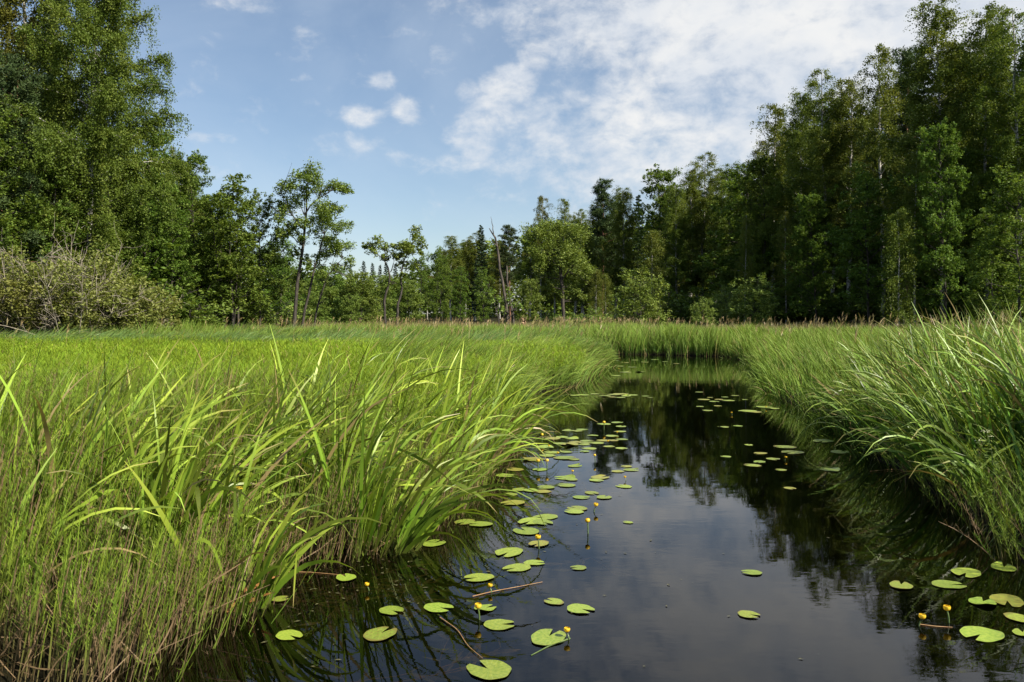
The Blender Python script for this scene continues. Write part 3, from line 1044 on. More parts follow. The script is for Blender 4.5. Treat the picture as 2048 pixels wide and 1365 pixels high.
hero('alder_tree', 'slender open alder with three dark stems standing alone at the meadow edge', 54, 592,
     [[(586, 652, .16), (592, 590, .15), (600, 520, .13), (606, 470, .11), (607, 420, .08), (605, 380, .06), (612, 345, .03)],
      [(608, 430, .07), (630, 405, .055), (665, 385, .04), (695, 378, .02)], [(606, 458, .06), (585, 430, .045), (565, 388, .02)],
      [(600, 652, .12), (618, 580, .10), (632, 520, .08), (645, 470, .06), (668, 435, .02)],
      [(625, 650, .09), (640, 590, .08), (655, 550, .05), (683, 518, .02)], [(604, 490, .05), (580, 470, .03), (558, 462, .015)]],
     [(615, 345, 26), (592, 360, 24), (572, 382, 22), (640, 376, 24), (672, 376, 22), (695, 384, 18), (604, 400, 30), (640, 412, 24), (572, 428, 20),
      (605, 446, 26), (655, 446, 30), (690, 455, 22), (682, 490, 24), (640, 486, 26), (664, 520, 24), (600, 484, 18), (560, 466, 16), (692, 528, 16),
      (640, 552, 18), (668, 585, 18), (560, 405, 14), (680, 420, 20), (700, 560, 12), (628, 448, 20), (640, 520, 18), (588, 500, 14), (622, 378, 18), (650, 440, 16), (655, 600, 14), (615, 520, 12), (575, 450, 14)], M_LIGHT_LEAF, M_ALDER_BARK, .12, 8.5, 3)
hero('alder_tree', 'forked little alder with crooked stems and two separate leafy heads', 58, 784,
     [[(772, 652, .13), (767, 605, .11), (777, 575, .10), (781, 545, .08), (766, 517, .05), (742, 500, .02)],
      [(793, 652, .13), (795, 612, .11), (802, 585, .09), (797, 552, .08), (806, 520, .06), (818, 488, .02)], [(781, 545, .05), (790, 520, .03), (778, 500, .02)]],
     [(748, 498, 18), (730, 495, 9), (772, 493, 17), (800, 488, 22), (822, 473, 20), (818, 498, 20), (840, 500, 11), (768, 513, 12), (802, 518, 15),
      (800, 553, 10), (786, 566, 8), (835, 526, 9), (850, 496, 6)], M_LIGHT_LEAF, M_ALDER_BARK, .13, 10.0, 4)
hero('dead_snag', 'tall dead leaning trunk with a broken top beside a shorter dead stem', 56, 1018,
     [[(1018, 652, .14), (1011, 600, .125), (1001, 550, .11), (996, 500, .10), (989, 472, .08), (978, 456, .03)], [(990, 476, .05), (984, 448, .03), (981, 430, .01)],
      [(996, 495, .05), (986, 486, .03), (983, 478, .02)], [(1030, 652, .11), (1020, 600, .10), (1014, 560, .09), (1013, 532, .07)]],
     [], None, M_DEAD_WOOD, seed=5, twig=False)
hero('sapling', 'leafy pale sprouts growing round the foot of the dead snag', 55, 1000,
     [[(1000, 650, .05), (990, 610, .04), (974, 568, .015)], [(1003, 650, .05), (1012, 610, .04), (1014, 590, .015)], [(1005, 650, .05), (1024, 630, .04), (1036, 606, .015)]],
     [(975, 570, 9), (990, 590, 16), (1012, 596, 14), (1032, 612, 15), (1000, 612, 14), (962, 590, 9)], M_LIGHT_LEAF, M_ALDER_BARK, .15, 2.6, 9)
hero('alder_tree', 'round crowned sunlit alder with bare lower trunk before the far wood', 72, 1126,
     [[(1127, 652, .2), (1125, 580, .19), (1119, 520, .15), (1112, 465, .06)], [(1124, 560, .09), (1150, 520, .05), (1162, 500, .03)], [(1121, 540, .08), (1095, 510, .04), (1082, 490, .03)]],
     [(1108, 448, 30), (1084, 462, 22), (1138, 456, 26), (1105, 484, 36), (1148, 492, 28), (1088, 512, 26), (1128, 522, 36), (1164, 530, 22), (1082, 545, 22),
      (1150, 560, 28), (1112, 560, 26), (1174, 560, 14), (1070, 490, 14), (1130, 590, 16), (1096, 575, 18), (1152, 590, 16)], M_LIGHT_LEAF, M_ALDER_BARK, .15, 5.5, 6)
hero('tree_stump', 'pale splintered stump standing in the meadow grass beside the dead snag', 56, 1046,
     [[(1046, 652, .13), (1046, 642, .12), (1045, 636, .07)], [(1050, 648, .08), (1051, 636, .03)]], [], None, M_PALE_WOOD, seed=8, cat='stump', twig=False)


def willow(px, d, toppy, label, seed, twigs, n, spread):
    x = px_x(px, d)
    h = top_h(toppy, d)
    tb, cm, tw = make_shrub(seed, h, spread, 26, .13, n, twigs)
    e = empty('willow_bush', label, 'bush', (x, d, .1))
    link_mesh('stems', tb.mesh('stems', M_GREY_TWIG, True), e)
    link_mesh('foliage', cm.mesh('foliage', M_WILLOW_LEAF), e)
    if twigs:
        link_mesh('dead_twigs', tw.mesh('dead_twigs', M_GREY_TWIG), e)


willow(20, 36, 515, 'willow bush with dry grey twigs at the left edge of the photo', 51, 34, 20000, 2.6)
willow(125, 37, 490, 'tallest willow bush tangled with dry grey twigs below the birch', 52, 55, 21000, 2.6)
willow(205, 38, 560, 'yellow green willow bush right of the grey twiggy one', 53, 8, 24000, 2.4)
willow(262, 40, 572, 'small yellow green willow bush, rightmost of the willows', 54, 0, 20000, 2.0)


# ------------------------------------------------------------------ grasses
def blades(mb, P, L, W, az, lean, bend, rnd, rs, segs=5, power=1.4, taper=0.75, twist=1.2, t0=0.0):
    n = len(P)
    L, W, az, lean, bend, rnd = [np.broadcast_to(np.asarray(v, float), (n,)) for v in (L, W, az, lean, bend, rnd)]
    s = np.linspace(0, 1, segs + 1)
    th = lean[:, None] + bend[:, None] * s[None] ** power
    ds = (L / segs)[:, None]
    thm = (th[:, 1:] + th[:, :-1]) / 2
    h = np.concatenate([np.zeros((n, 1)), np.cumsum(np.sin(thm) * ds, 1)], 1)
    z = np.concatenate([np.zeros((n, 1)), np.cumsum(np.cos(thm) * ds, 1)], 1)
    ca, sa = np.cos(az)[:, None], np.sin(az)[:, None]
    cen = np.stack([P[:, 0:1] + h * ca, P[:, 1:2] + h * sa, P[:, 2:3] + z], -1)
    side = np.stack([-np.sin(az), np.cos(az), 0 * az], -1)[:, None, :]
    nor = np.stack([np.cos(th) * ca, np.cos(th) * sa, -np.sin(th)], -1)
    tw = (rs.rand(n) * 6.28)[:, None] + (rs.normal(size=n) * twist)[:, None] * s[None]
    wd = side * np.cos(tw)[..., None] + nor * np.sin(tw)[..., None]
    prof = np.minimum(1.0, 0.65 + s * 1.4) * np.clip(1 - s ** 2.2, 0.04, 1) ** taper
    wv = wd * (W[:, None] * prof[None] / 2)[..., None]
    V = np.stack([cen - wv, cen + wv], 2).reshape(-1, 3)
    k = segs + 1
    i = (np.arange(n)[:, None] * k + np.arange(segs)[None]) * 2
    Fc = np.stack([i, i + 1, i + 3, i + 2], -1).reshape(-1, 4)
    tt = np.tile(np.repeat(t0 + (1 - t0) * s, 2), n)
    mb.add(V, Fc, np.repeat(rnd, 2 * k), tt)
    return cen


def scatter(rs, n, x0, x1, y0, y1, lo=0.0, hi=1e9, fov=.76, marg=1.6):
    """n random points in a rectangle, kept where the distance to the water's edge is in [lo, hi] and within a wide field of view"""
    x = x0 + (x1 - x0) * rs.rand(n)
    y = y0 + (y1 - y0) * rs.rand(n)
    k = np.abs(x) < y * fov + marg
    x, y = x[k], y[k]
    s = sdist(x, y)
    k = (s > lo) & (s < hi)
    return x[k], y[k], s[k]


def vnoise(x, y, sc, seed):
    """smooth value noise in 0..1 for patchiness"""
    rs = RS(seed)
    g = rs.rand(64, 64)
    u, v = np.asarray(x) / sc + 100, np.asarray(y) / sc + 100
    i, j = np.floor(u).astype(int), np.floor(v).astype(int)
    fu, fv = u - i, v - j
    fu, fv = fu * fu * (3 - 2 * fu), fv * fv * (3 - 2 * fv)
    a = g[i % 64, j % 64] * (1 - fu) + g[(i + 1) % 64, j % 64] * fu
    b = g[i % 64, (j + 1) % 64] * (1 - fu) + g[(i + 1) % 64, (j + 1) % 64] * fu
    return a * (1 - fv) + b * fv


def stuff(name, mb, mat, label):
    o = link_mesh(name, mb.mesh(name, mat))
    tag(o, label, 'grass', kind='stuff')
    return o


def whorls(mb, cen, rs, rnd, nodes, per, ln, wd, lo=.4):
    """rings of fine side branches on horsetail stems"""
    n, k, _ = cen.shape
    for q in range(nodes):
        u = lo + (0.98 - lo) * (q + .5) / nodes
        f = u * (k - 1)
        i = int(f)
        b = cen[:, i] + (cen[:, min(i + 1, k - 1)] - cen[:, i]) * (f - i)
        for p in range(per):
            a = rs.rand(n) * 6.28
            el = .5 + .5 * rs.rand(n)
            l = ln * (1.15 - .75 * u) * (.6 + .8 * rs.rand(n))
            d = np.stack([np.cos(a) * np.cos(el), np.sin(a) * np.cos(el), np.sin(el)], -1)
            e = b + d * l[:, None]
            sd_ = np.stack([-np.sin(a), np.cos(a), 0 * a], -1) * wd / 2
            V = np.stack([b - sd_, b + sd_, e + sd_ * .5, e - sd_ * .5], 1).reshape(-1, 3)
            mb.add(V, np.arange(4 * n).reshape(n, 4), np.repeat(rnd, 4), .62 + .38 * u)


PI = math.pi
# left bank: water horsetails, near (each stem with its whorls)
rs = RS(101)
mb = MB()
x, y, s = scatter(rs, 34000, -8.5, 1.0, 3.7, 10.0, -.04)
keep = (s < 6) & (rs.rand(len(x)) < np.where(y < 5.5, .62, .38))
x, y, s = x[keep], y[keep], s[keep]
n = len(x)
hgt = (0.50 + .36 * np.clip((s - .35) / 1.1, 0, 1) + .28 * vnoise(x, y, .7, 1)) * (.62 + .50 * rs.rand(n)) * np.clip(.80 + s * .6, .8, 1)
rn = np.where(rs.rand(n) < .16, .95, .85 * rs.rand(n))
cen = blades(mb, np.column_stack([x, y, ground_z(x, y) - .02]), hgt, .0078, rs.normal(size=n) * .6, np.abs(rs.normal(size=n)) * .13 + .03, .10 + .14 * rs.rand(n), rn, rs, 5, taper=.35)
ns_ = y < 6.4
whorls(mb, cen[ns_], rs, rn[ns_], 8, 3, .075, .0026, .50)
whorls(mb, cen[~ns_], rs, rn[~ns_], 11, 5, .13, .0030, .36)
# leaning old stems along the water's edge
x, y, s = scatter(rs, 9000, -2.6, .6, 3.75, 8.5, -.22, .30)
n = len(x)
rn = rs.rand(n) * .12 + np.where(rs.rand(n) < .35, .88, .5)
cen = blades(mb, np.column_stack([x, y, ground_z(x, y) - .02]), .35 + .40 * rs.rand(n), .0055, rs.normal(size=n) * .8, .08 + .22 * np.abs(rs.normal(size=n)), .25 * rs.rand(n), rn, rs, 4, taper=.35)
whorls(mb, cen[::2], rs, rn[::2], 5, 3, .05, .0022, .5)
stuff('horsetail_stems', mb, M_HORSETAIL, 'dense fine water horsetail stems with brown bases along the near left bank')

rs = RS(103)
mb = MB()
x, y, s = scatter(rs, 16000, -7, 1.0, 3.7, 12, -.15)
k = rs.rand(len(x)) < np.where(s < .6, .5, .2)
x, y, s = x[k], y[k], s[k]
n = len(x)
blades(mb, np.column_stack([x, y, np.maximum(ground_z(x, y), -.02) + .12 * rs.rand(n)]), .2 + .45 * rs.rand(n), .006 + .006 * rs.rand(n) ** 3, rs.rand(n) * 6.28, .5 + .9 * rs.rand(n), .5 * rs.normal(size=n), .99 * np.ones(n), rs, 3, taper=.3)
stuff('dead_stems', mb, M_HORSETAIL, 'brown broken dead stems lying between the plants of the left bank')

# left bank: bright horsetail bed behind
rs = RS(102)
mb = MB()
x, y, s = scatter(rs, 120000, -26, 2, 8.5, 31, .05)
lim = 29.5 + 1.6 * np.sin(x * .35)
keep = (y < lim) & (rs.rand(len(x)) < np.where(y < 15, .7, .42))
x, y, s = x[keep], y[keep], s[keep]
n = len(x)
hgt = (0.64 + .24 * vnoise(x, y, 1.8, 2) + .08 * vnoise(x, y, .5, 12)) * (.75 + .35 * rs.rand(n))
rn = np.clip(.45 * vnoise(x, y, .45, 13) + .35 * vnoise(x, y, 2.4, 14) + .3 * rs.rand(n) - .05, 0, .97)
rn[rs.rand(n) < .03] = .99
wd = .0042 + y * .00018
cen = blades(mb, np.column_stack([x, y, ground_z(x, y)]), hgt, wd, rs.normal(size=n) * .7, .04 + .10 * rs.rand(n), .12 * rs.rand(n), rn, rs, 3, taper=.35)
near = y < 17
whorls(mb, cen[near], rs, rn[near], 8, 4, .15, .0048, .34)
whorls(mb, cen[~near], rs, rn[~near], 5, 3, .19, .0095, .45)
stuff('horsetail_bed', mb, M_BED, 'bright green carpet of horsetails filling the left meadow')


def tall_grass(name, seed, npts, rect, lo, hi, H, mat, label, dens_fn=None, az0=0.0, azs=.5, lean=.12, bend=.8, wk=.00046, w0=.0055, segs=5, wave=1.0):
    rs = RS(seed)
    mb = MB()
    x, y, s = scatter(rs, npts, *rect, lo, hi)
    if dens_fn is not None:
        k = rs.rand(len(x)) < dens_fn(x, y, s)
        x, y, s = x[k], y[k], s[k]
    tuft = 7
    m = len(x) // tuft
    own = np.repeat(np.arange(m), tuft)
    tx, ty = x[:m], y[:m]
    x = tx[own] + rs.normal(size=len(own)) * (.05 + .0022 * ty[own])
    y = ty[own] + rs.normal(size=len(own)) * (.05 + .0022 * ty[own])
    s = sdist(x, y)
    n = len(x)
    taz, tbd, trn, thh = rs.normal(size=m)[own], rs.rand(m)[own], rs.rand(m)[own], rs.rand(m)[own]
    tn = vnoise(x, y, 1.3, seed + 1)
    tn2 = vnoise(x, y, 3.1, seed + 2)
    h = H * (.60 + .36 * tn + .24 * tn2) * (.70 + .30 * rs.rand(n) + .16 * thh) * np.clip(.75 + s * .4, .75, 1)
    az = az0 + rs.normal(size=n) * azs * .55 + taz * azs * .8 + (vnoise(x, y, 2.2, seed + 3) - .5) * 1.6 * wave
    bd = bend * (.35 + .35 * rs.rand(n) + .7 * tbd) * (.6 + .9 * vnoise(x, y, 1.6, seed + 4))
    rn = np.where(rs.rand(n) < .05, .99, np.clip(.72 * trn + .24 * rs.rand(n), 0, .95))
    blades(mb, np.column_stack([x, y, ground_z(x, y) - .02]), h, w0 + y * wk, az, lean * (.3 + rs.rand(n) * 1.6), bd, rn, rs, segs)
    stuff(name, mb, mat, label)


# left bank: fine tall grass, wind bent to the right
tall_grass('tall_grass', 110, 230000, (-30, 4.2, 11.5, 47), .02, 1e9, 1.32, M_GRASS, 'fine tall wind bent grass on the left bank behind the horsetails',
           lambda x, y, s: np.where((y > 28.5 + 1.6 * np.sin(x * .35)), .12,
                                    np.clip((x + 1.6 + (y - 11) * .30) / 1.0, 0, 1) * np.clip((y - 11.5) / 3, 0, .75)), lean=.16, bend=1.35)
tall_grass('windswept_grass', 117, 130000, (-34, 3, 27.5, 47), .05, 1e9, 1.42, M_WINDGRASS, 'bluish green windswept grass band behind the bright horsetail carpet',
           lambda x, y, s: np.where(y > 28.3 + 1.6 * np.sin(x * .35), .75, 0), azs=.35, lean=.40, bend=1.35, wave=.5)
# left bank: skirt right at the water
tall_grass('bank_grass', 111, 26000, (-2.2, 4.2, 6.3, 33.5), -.10, .7, 1.0, M_GRASS, 'fine grass leaning over the water along the left bank', lambda x, y, s: np.full(len(x), .4), lean=.35, bend=1.1, azs=.4)
# far bank and right bank
tall_grass('reed_grass', 112, 210000, (3.0, 34, 8.0, 47), .0, 1e9, 1.24, M_GRASS_R, 'tall soft grass covering the right bank to the bend',
           lambda x, y, s: np.where(y < 17, np.where(x > 5.6, .22, .5), .62), az0=PI * .9, azs=1.0, lean=.12, bend=.8)
tall_grass('bend_grass', 113, 60000, (-20, 10, 36.5, 47), .0, 1e9, 1.38, M_GRASS_R, 'tall grass wall on the far bank at the bend of the creek',
           lambda x, y, s: np.full(len(x), .9), az0=PI * .2, azs=1.3, lean=.1, bend=.6)
tall_grass('near_bank_grass', 114, 30000, (3.4, 14, 4.2, 14), -.05, 1e9, 1.15, M_GRASS_R, 'fine dark grass on the near right bank', lambda x, y, s: np.where(y < 10, .05, .5),
           az0=PI, azs=.9, lean=.2, bend=.9)
tall_grass('water_edge_grass', 115, 20000, (3.0, 11, 9.6, 36), -.15, .5, .9, M_GRASS_R, 'fine grass leaning over the water along the right bank', lambda x, y, s: np.full(len(x), .8),
           az0=PI, azs=.5, lean=.35, bend=.8)
# far meadow
tall_grass('meadow_grass', 116, 120000, (-45, 45, 44, 92), .0, 1e9, 1.22, M_FARGRASS, 'tan and green tall meadow grass in front of the woods',
           lambda x, y, s: np.clip(1.4 - y / 90, .25, 1), azs=1.2, lean=.1, bend=.5, wk=.00040)


def plumes(seed, npts, rect, h, dens, label):
    rs = RS(seed)
    mb = MB()
    x, y, s = scatter(rs, npts, *rect, .3, 1e9)
    k = rs.rand(len(x)) < dens(x, y)
    x, y = x[k], y[k]
    n = len(x)
    hh = h * (.70 + .38 * rs.rand(n))
    rn = rs.rand(n)
    az = rs.normal(size=n) * .7
    P = np.column_stack([x, y, ground_z(x, y)])
    c = blades(mb, P, hh, .004 + y * .00016, az, .05 + .06 * rs.rand(n), .2 * rs.rand(n), rn * .9, rs, 3, taper=.2)
    tip = c[:, -1]
    for q in range(4):
        blades(mb, tip - np.array([0, 0, .05 * q]), .16 + .08 * rs.rand(n), .010 + y * .0004, az + rs.normal(size=n) * .7, .2 + .35 * rs.rand(n), .8 * rs.rand(n), rn, rs, 3)
    stuff('grass_plumes', mb, M_PLUME, label)


plumes(120, 9000, (-32, 36, 22, 60), 1.42, lambda x, y: np.where(vnoise(x, y, 5, 7) > .45, np.clip((y - 20) / 22, .15, .9), .12) * np.where(np.abs(x / y) < .18, .8, .2), 'pinkish brown feathery grass heads over the meadow')
plumes(121, 2600, (5, 30, 9, 40), 1.52, lambda x, y: np.full(len(x), .10), 'pale brown feathery grass heads on the right bank')

# sedge clumps: broad arching sword leaves
SEDGE_CACHE = {}


def sedge_mesh(seed, n, H, W, wind, spread, dark, lf=1.0):
    rs = RS(seed)
    n = int(n * 1.0)
    W = W * 1.75
    mb = MB()
    a = rs.rand(n) * 6.28
    r = np.sqrt(rs.rand(n)) * spread
    P = np.column_stack([np.cos(a) * r, np.sin(a) * r, -.04 + 0 * r])
    # heading = own outward direction mixed with the wind
    dx = np.cos(a) * .7 + wind * 1.25 + rs.normal(size=n) * .25
    dy = np.sin(a) * .75 + rs.normal(size=n) * .25
    az = np.arctan2(dy, dx)
    mag = np.clip(np.hypot(dx, dy), 0, 1.6)
    lean = (.08 + .30 * mag * (.4 + rs.rand(n))) * lf
    bend = (.25 + 1.7 * rs.rand(n) ** 1.2) * (.6 + .4 * mag)
    L = H * (.6 + .55 * rs.rand(n))
    blades(mb, P, L, W * (.6 + .6 * rs.rand(n)), az, lean, bend, rs.rand(n), rs, 9, power=1.9, twist=1.0)
    # a few broken blades with a sharp fold
    m = max(1, n // 24)
    c = blades(mb, P[:m], L[:m] * .55, W, az[:m], lean[:m], .1, rs.rand(m) * .9, rs, 4, taper=.12)
    blades(mb, c[:, -1], L[:m] * .4, W * .9, az[:m] + rs.normal(size=m) * .5, 1.5 + .7 * rs.rand(m), .5, rs.rand(m) * .9, rs, 4, t0=.5)
    return mb.mesh('sedge_clump', M_SEDGE_DARK if dark else M_SEDGE)


def sedge(x, y, seed, n, H, W, wind, spread, dark, label, group=None, rz=0.0, lf=1.0):
    me = sedge_mesh(seed, n, H, W, wind, spread, dark, lf)
    o = link_mesh('sedge_clump', me, None, (x, y, max(-.05, float(ground_z(x, y)))), rz)
    return tag(o, label, 'sedge clump', group)


LEFT_SEDGES = [
    # base px, distance, blades, height, label
    (478, 4.98, 28, 1.15, 'sparse sedge clump with orange dry base standing at the near water edge', .5),
    (300, 5.3, 26, 1.35, 'upright sedge clump among horsetails left of the orange based one', .5),
    (60, 5.6, 34, 1.42, 'tall dark bladed sedge clump at the left edge of the photo', .6),
    (170, 6.4, 30, 1.42, 'tall sedge clump with blades swept right above the left horsetails', .8),
    (760, 6.25, 60, 1.35, 'big sedge clump fanning right over the water at the near bank point', .8),
    (690, 6.5, 34, 1.5, 'upright sedge clump just left of the big fanning one', .4),
    (860, 7.6, 44, 1.4, 'sedge clump arching over the lily pads behind the big fanning one', .8),
    (940, 9.2, 46, 1.45, 'sedge clump at the bank corner with pale tips over the water', .8),
    (990, 10.8, 44, 1.4, 'farther sedge clump at the bank corner, last before the grassy inlet', .8),
    (530, 7.2, 34, 1.42, 'tall sedge clump with crossing blades in the middle of the horsetails', .5),
    (420, 7.4, 30, 1.42, 'tall sedge clump with folded blades left of the crossing bladed one', .5),
    (610, 8.2, 34, 1.42, 'tall sedge clump behind the crossing bladed one', .5),
    (330, 8.3, 26, 1.42, 'thin sedge clump in the horsetails far from the water', .6),
    (700, 9.0, 32, 1.6, 'tall sedge clump left of the arching bank clumps', .5),
]
i = 0
for px, d, n, H, lb, wind in LEFT_SEDGES:
    sedge(px_x(px, d), d, 200 + i, n, H, .019, wind, .16 + .10 * (n > 40), False, lb)
    i += 1
rr = random.Random(77)
for k in range(44):
    d = rr.uniform(7.2, 14.5)
    px = rr.uniform(560, 1000) if k % 4 else rr.uniform(0, 560)
    x = px_x(px, d)
    if sdist(np.array([x]), np.array([d]))[0] < .1:
        continue
    sedge(x, d, 240 + k, rr.randint(8, 20), rr.uniform(1.1, 1.42), .020, .6, .2, False, 'loose sedge blades scattered in the horsetail and grass meadow of the left bank', 'scattered sedges of the left bank')
for k in range(15):
    d = rr.uniform(4.3, 7.5)
    x = px_x(rr.uniform(-40, 520), d)
    if sdist(np.array([x]), np.array([d]))[0] < .1:
        continue
    sedge(x, d, 290 + k, rr.randint(10, 20), rr.uniform(1.0, 1.35), .021, .5, .2, False, 'thin sedge tuft rising among the near left horsetails', 'thin sedge tufts in the near horsetails')

for k, (px, d) in enumerate([(-60, 6.2), (30, 6.8), (110, 7.3), (235, 7.0), (255, 6.0), (375, 6.5), (480, 6.5), (560, 6.6), (600, 7.3), (350, 5.6), (650, 7.6), (150, 5.8)]):
    sedge(px_x(px, d), d, 460 + k, 30, rr.uniform(1.2, 1.42), .021, rr.uniform(.6, 1.0), .24, False, 'arching broad bladed sedge clump amid the left bank horsetails', 'sedge clumps amid the left horsetails')

RIGHT_SEDGES = [
    (4.75, 8.3, 90, 1.55, 'great dark sedge clump arching left over the water on the right bank'),
    (5.3, 8.9, 80, 1.6, 'dense sedge clump right behind the great dark one'),
    (5.6, 10.3, 80, 1.55, 'dense sedge clump on the right bank beyond the great dark one'),
    (5.1, 10.6, 60, 1.35, 'sedge clump leaning low to the water beyond the great dark one'),
    (4.6, 7.2, 46, 1.2, 'smaller dark sedge clump in shade nearest on the right bank'),
    (5.7, 12.4, 60, 1.4, 'sedge clump at the water edge halfway along the right bank'),
]
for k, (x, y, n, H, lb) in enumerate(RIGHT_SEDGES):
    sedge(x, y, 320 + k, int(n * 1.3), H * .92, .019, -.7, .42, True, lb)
for k in range(60):
    y = rr.uniform(7.8, 17)
    x = rr.uniform(.40 * y + .8, .70 * y + .8)
    if x < 5.2 or sdist(np.array([x]), np.array([y]))[0] < .25:
        continue
    sedge(x, y, 340 + k, rr.randint(38, 60), min(1.8, 1.18 + 1.1 * max(0, x / y - .40) / .25 * .6 + rr.uniform(-.1, .15)), .019, rr.uniform(-.35, .25), .40, True, 'tall sedge with sun glint coloured into the tips in the thick stand at the right edge', 'thick sedge stand of the right bank', lf=.55)


for k in range(16):  # sedges added mainly outside the view so their shade falls on the bank
    y = rr.uniform(4.6, 7.9)
    x = rr.uniform(max(4.7, .66 * y + .4), 7.2)
    sedge(x, y, 420 + k, 60, rr.uniform(1.5, 1.75), .019, rr.uniform(-.05, .3), .40, True, 'tall sedge added mostly out of view to shade the near right bank', 'added shading sedges past the right edge', lf=.6)
rs = RS(131)
mb = MB()
x, y, s = scatter(rs, 1300, 3.2, 5.6, 4.4, 9.5, -.10, 1.4)
n = len(x)
rn = np.where(rs.rand(n) < .1, .95, .8 * rs.rand(n))
cen = blades(mb, np.column_stack([x, y, ground_z(x, y) - .02]), .35 + .35 * rs.rand(n), .006, PI + rs.normal(size=n) * .9, .10 + .25 * np.abs(rs.normal(size=n)), .2 + .3 * rs.rand(n), rn, rs, 5, taper=.35)
whorls(mb, cen, rs, rn, 8, 3, .11, .0030, .42)
stuff('bank_horsetails', mb, M_HORSETAIL, 'sparse feathery horsetails leaning over the shaded near right bank')


# ------------------------------------------------------------------ lily pads and flowers
def pad_mesh(seed, asp=1.18, curl=0.0):
    rs = RS(seed)
    mb = MB()
    n = 40
    half = .20 + .12 * rs.rand()
    th = np.linspace(half, 2 * PI - half, n)
    lobes = 1 + .035 * np.sin(th * 3 + rs.rand() * 6) + .02 * np.sin(th * 7 + rs.rand() * 6)
    # lobes of the heart shape swell towards the notch
    R = .5 * lobes * (1 + .05 * np.exp(-((np.minimum(th, 2 * PI - th) - half - .25) / .3) ** 2))
    ctr = np.array([.07, 0.0])
    out = np.column_stack([np.cos(th) * R * asp, np.sin(th) * R])
    rings = [0.0, .25, .5, .75, .93, 1.0]
    wav = rs.rand(3) * 6.28
    V = []
    for q in rings:
        p = ctr + (out - ctr) * q
        z = .006 + .005 * q ** 3 * np.sin(th * 2 + wav[0]) + .004 * q ** 4 * np.sin(th * 5 + wav[1]) + .003 * q ** 6 + curl * q ** 4 * np.maximum(0, np.cos(th - wav[2])) ** 5
        V.append(np.column_stack([p, np.maximum(z, .004)]))
    k = len(rings)
    top = np.vstack(V)
    i = (np.arange(k - 1)[:, None] * n + np.arange(n - 1)[None]).reshape(-1)
    Fc = np.column_stack([i, i + n, i + n + 1, i + 1])
    mb.add(top, Fc, .5, .5)
    edge = np.vstack([V[-1], V[-1] - np.array([0, 0, .003])])
    j = np.arange(n - 1)
    mb.add(edge, np.column_stack([j, j + n, j + n + 1, j + 1]), .5, .5)
    return mb.mesh('lily_pad', M_PAD, True)


PADS = [pad_mesh(500 + k, 1.10 + .05 * (k % 4), (0, 0, .12, 0, 0, .05, 0)[k % 7]) for k in range(14)]
LR = random.Random(31)


def pad(px, py, wpx, label, group=None, rz=None):
    x, y = at(px, py)
    dia = wpx / F * y * .93
    o = link_mesh('lily_pad', LR.choice(PADS), None, (x, y, .004 + LR.uniform(0, .004)), LR.choice((0, PI)) + LR.uniform(-1.15, 1.15) if rz is None else rz, dia)
    return tag(o, label, 'lily pad', group)


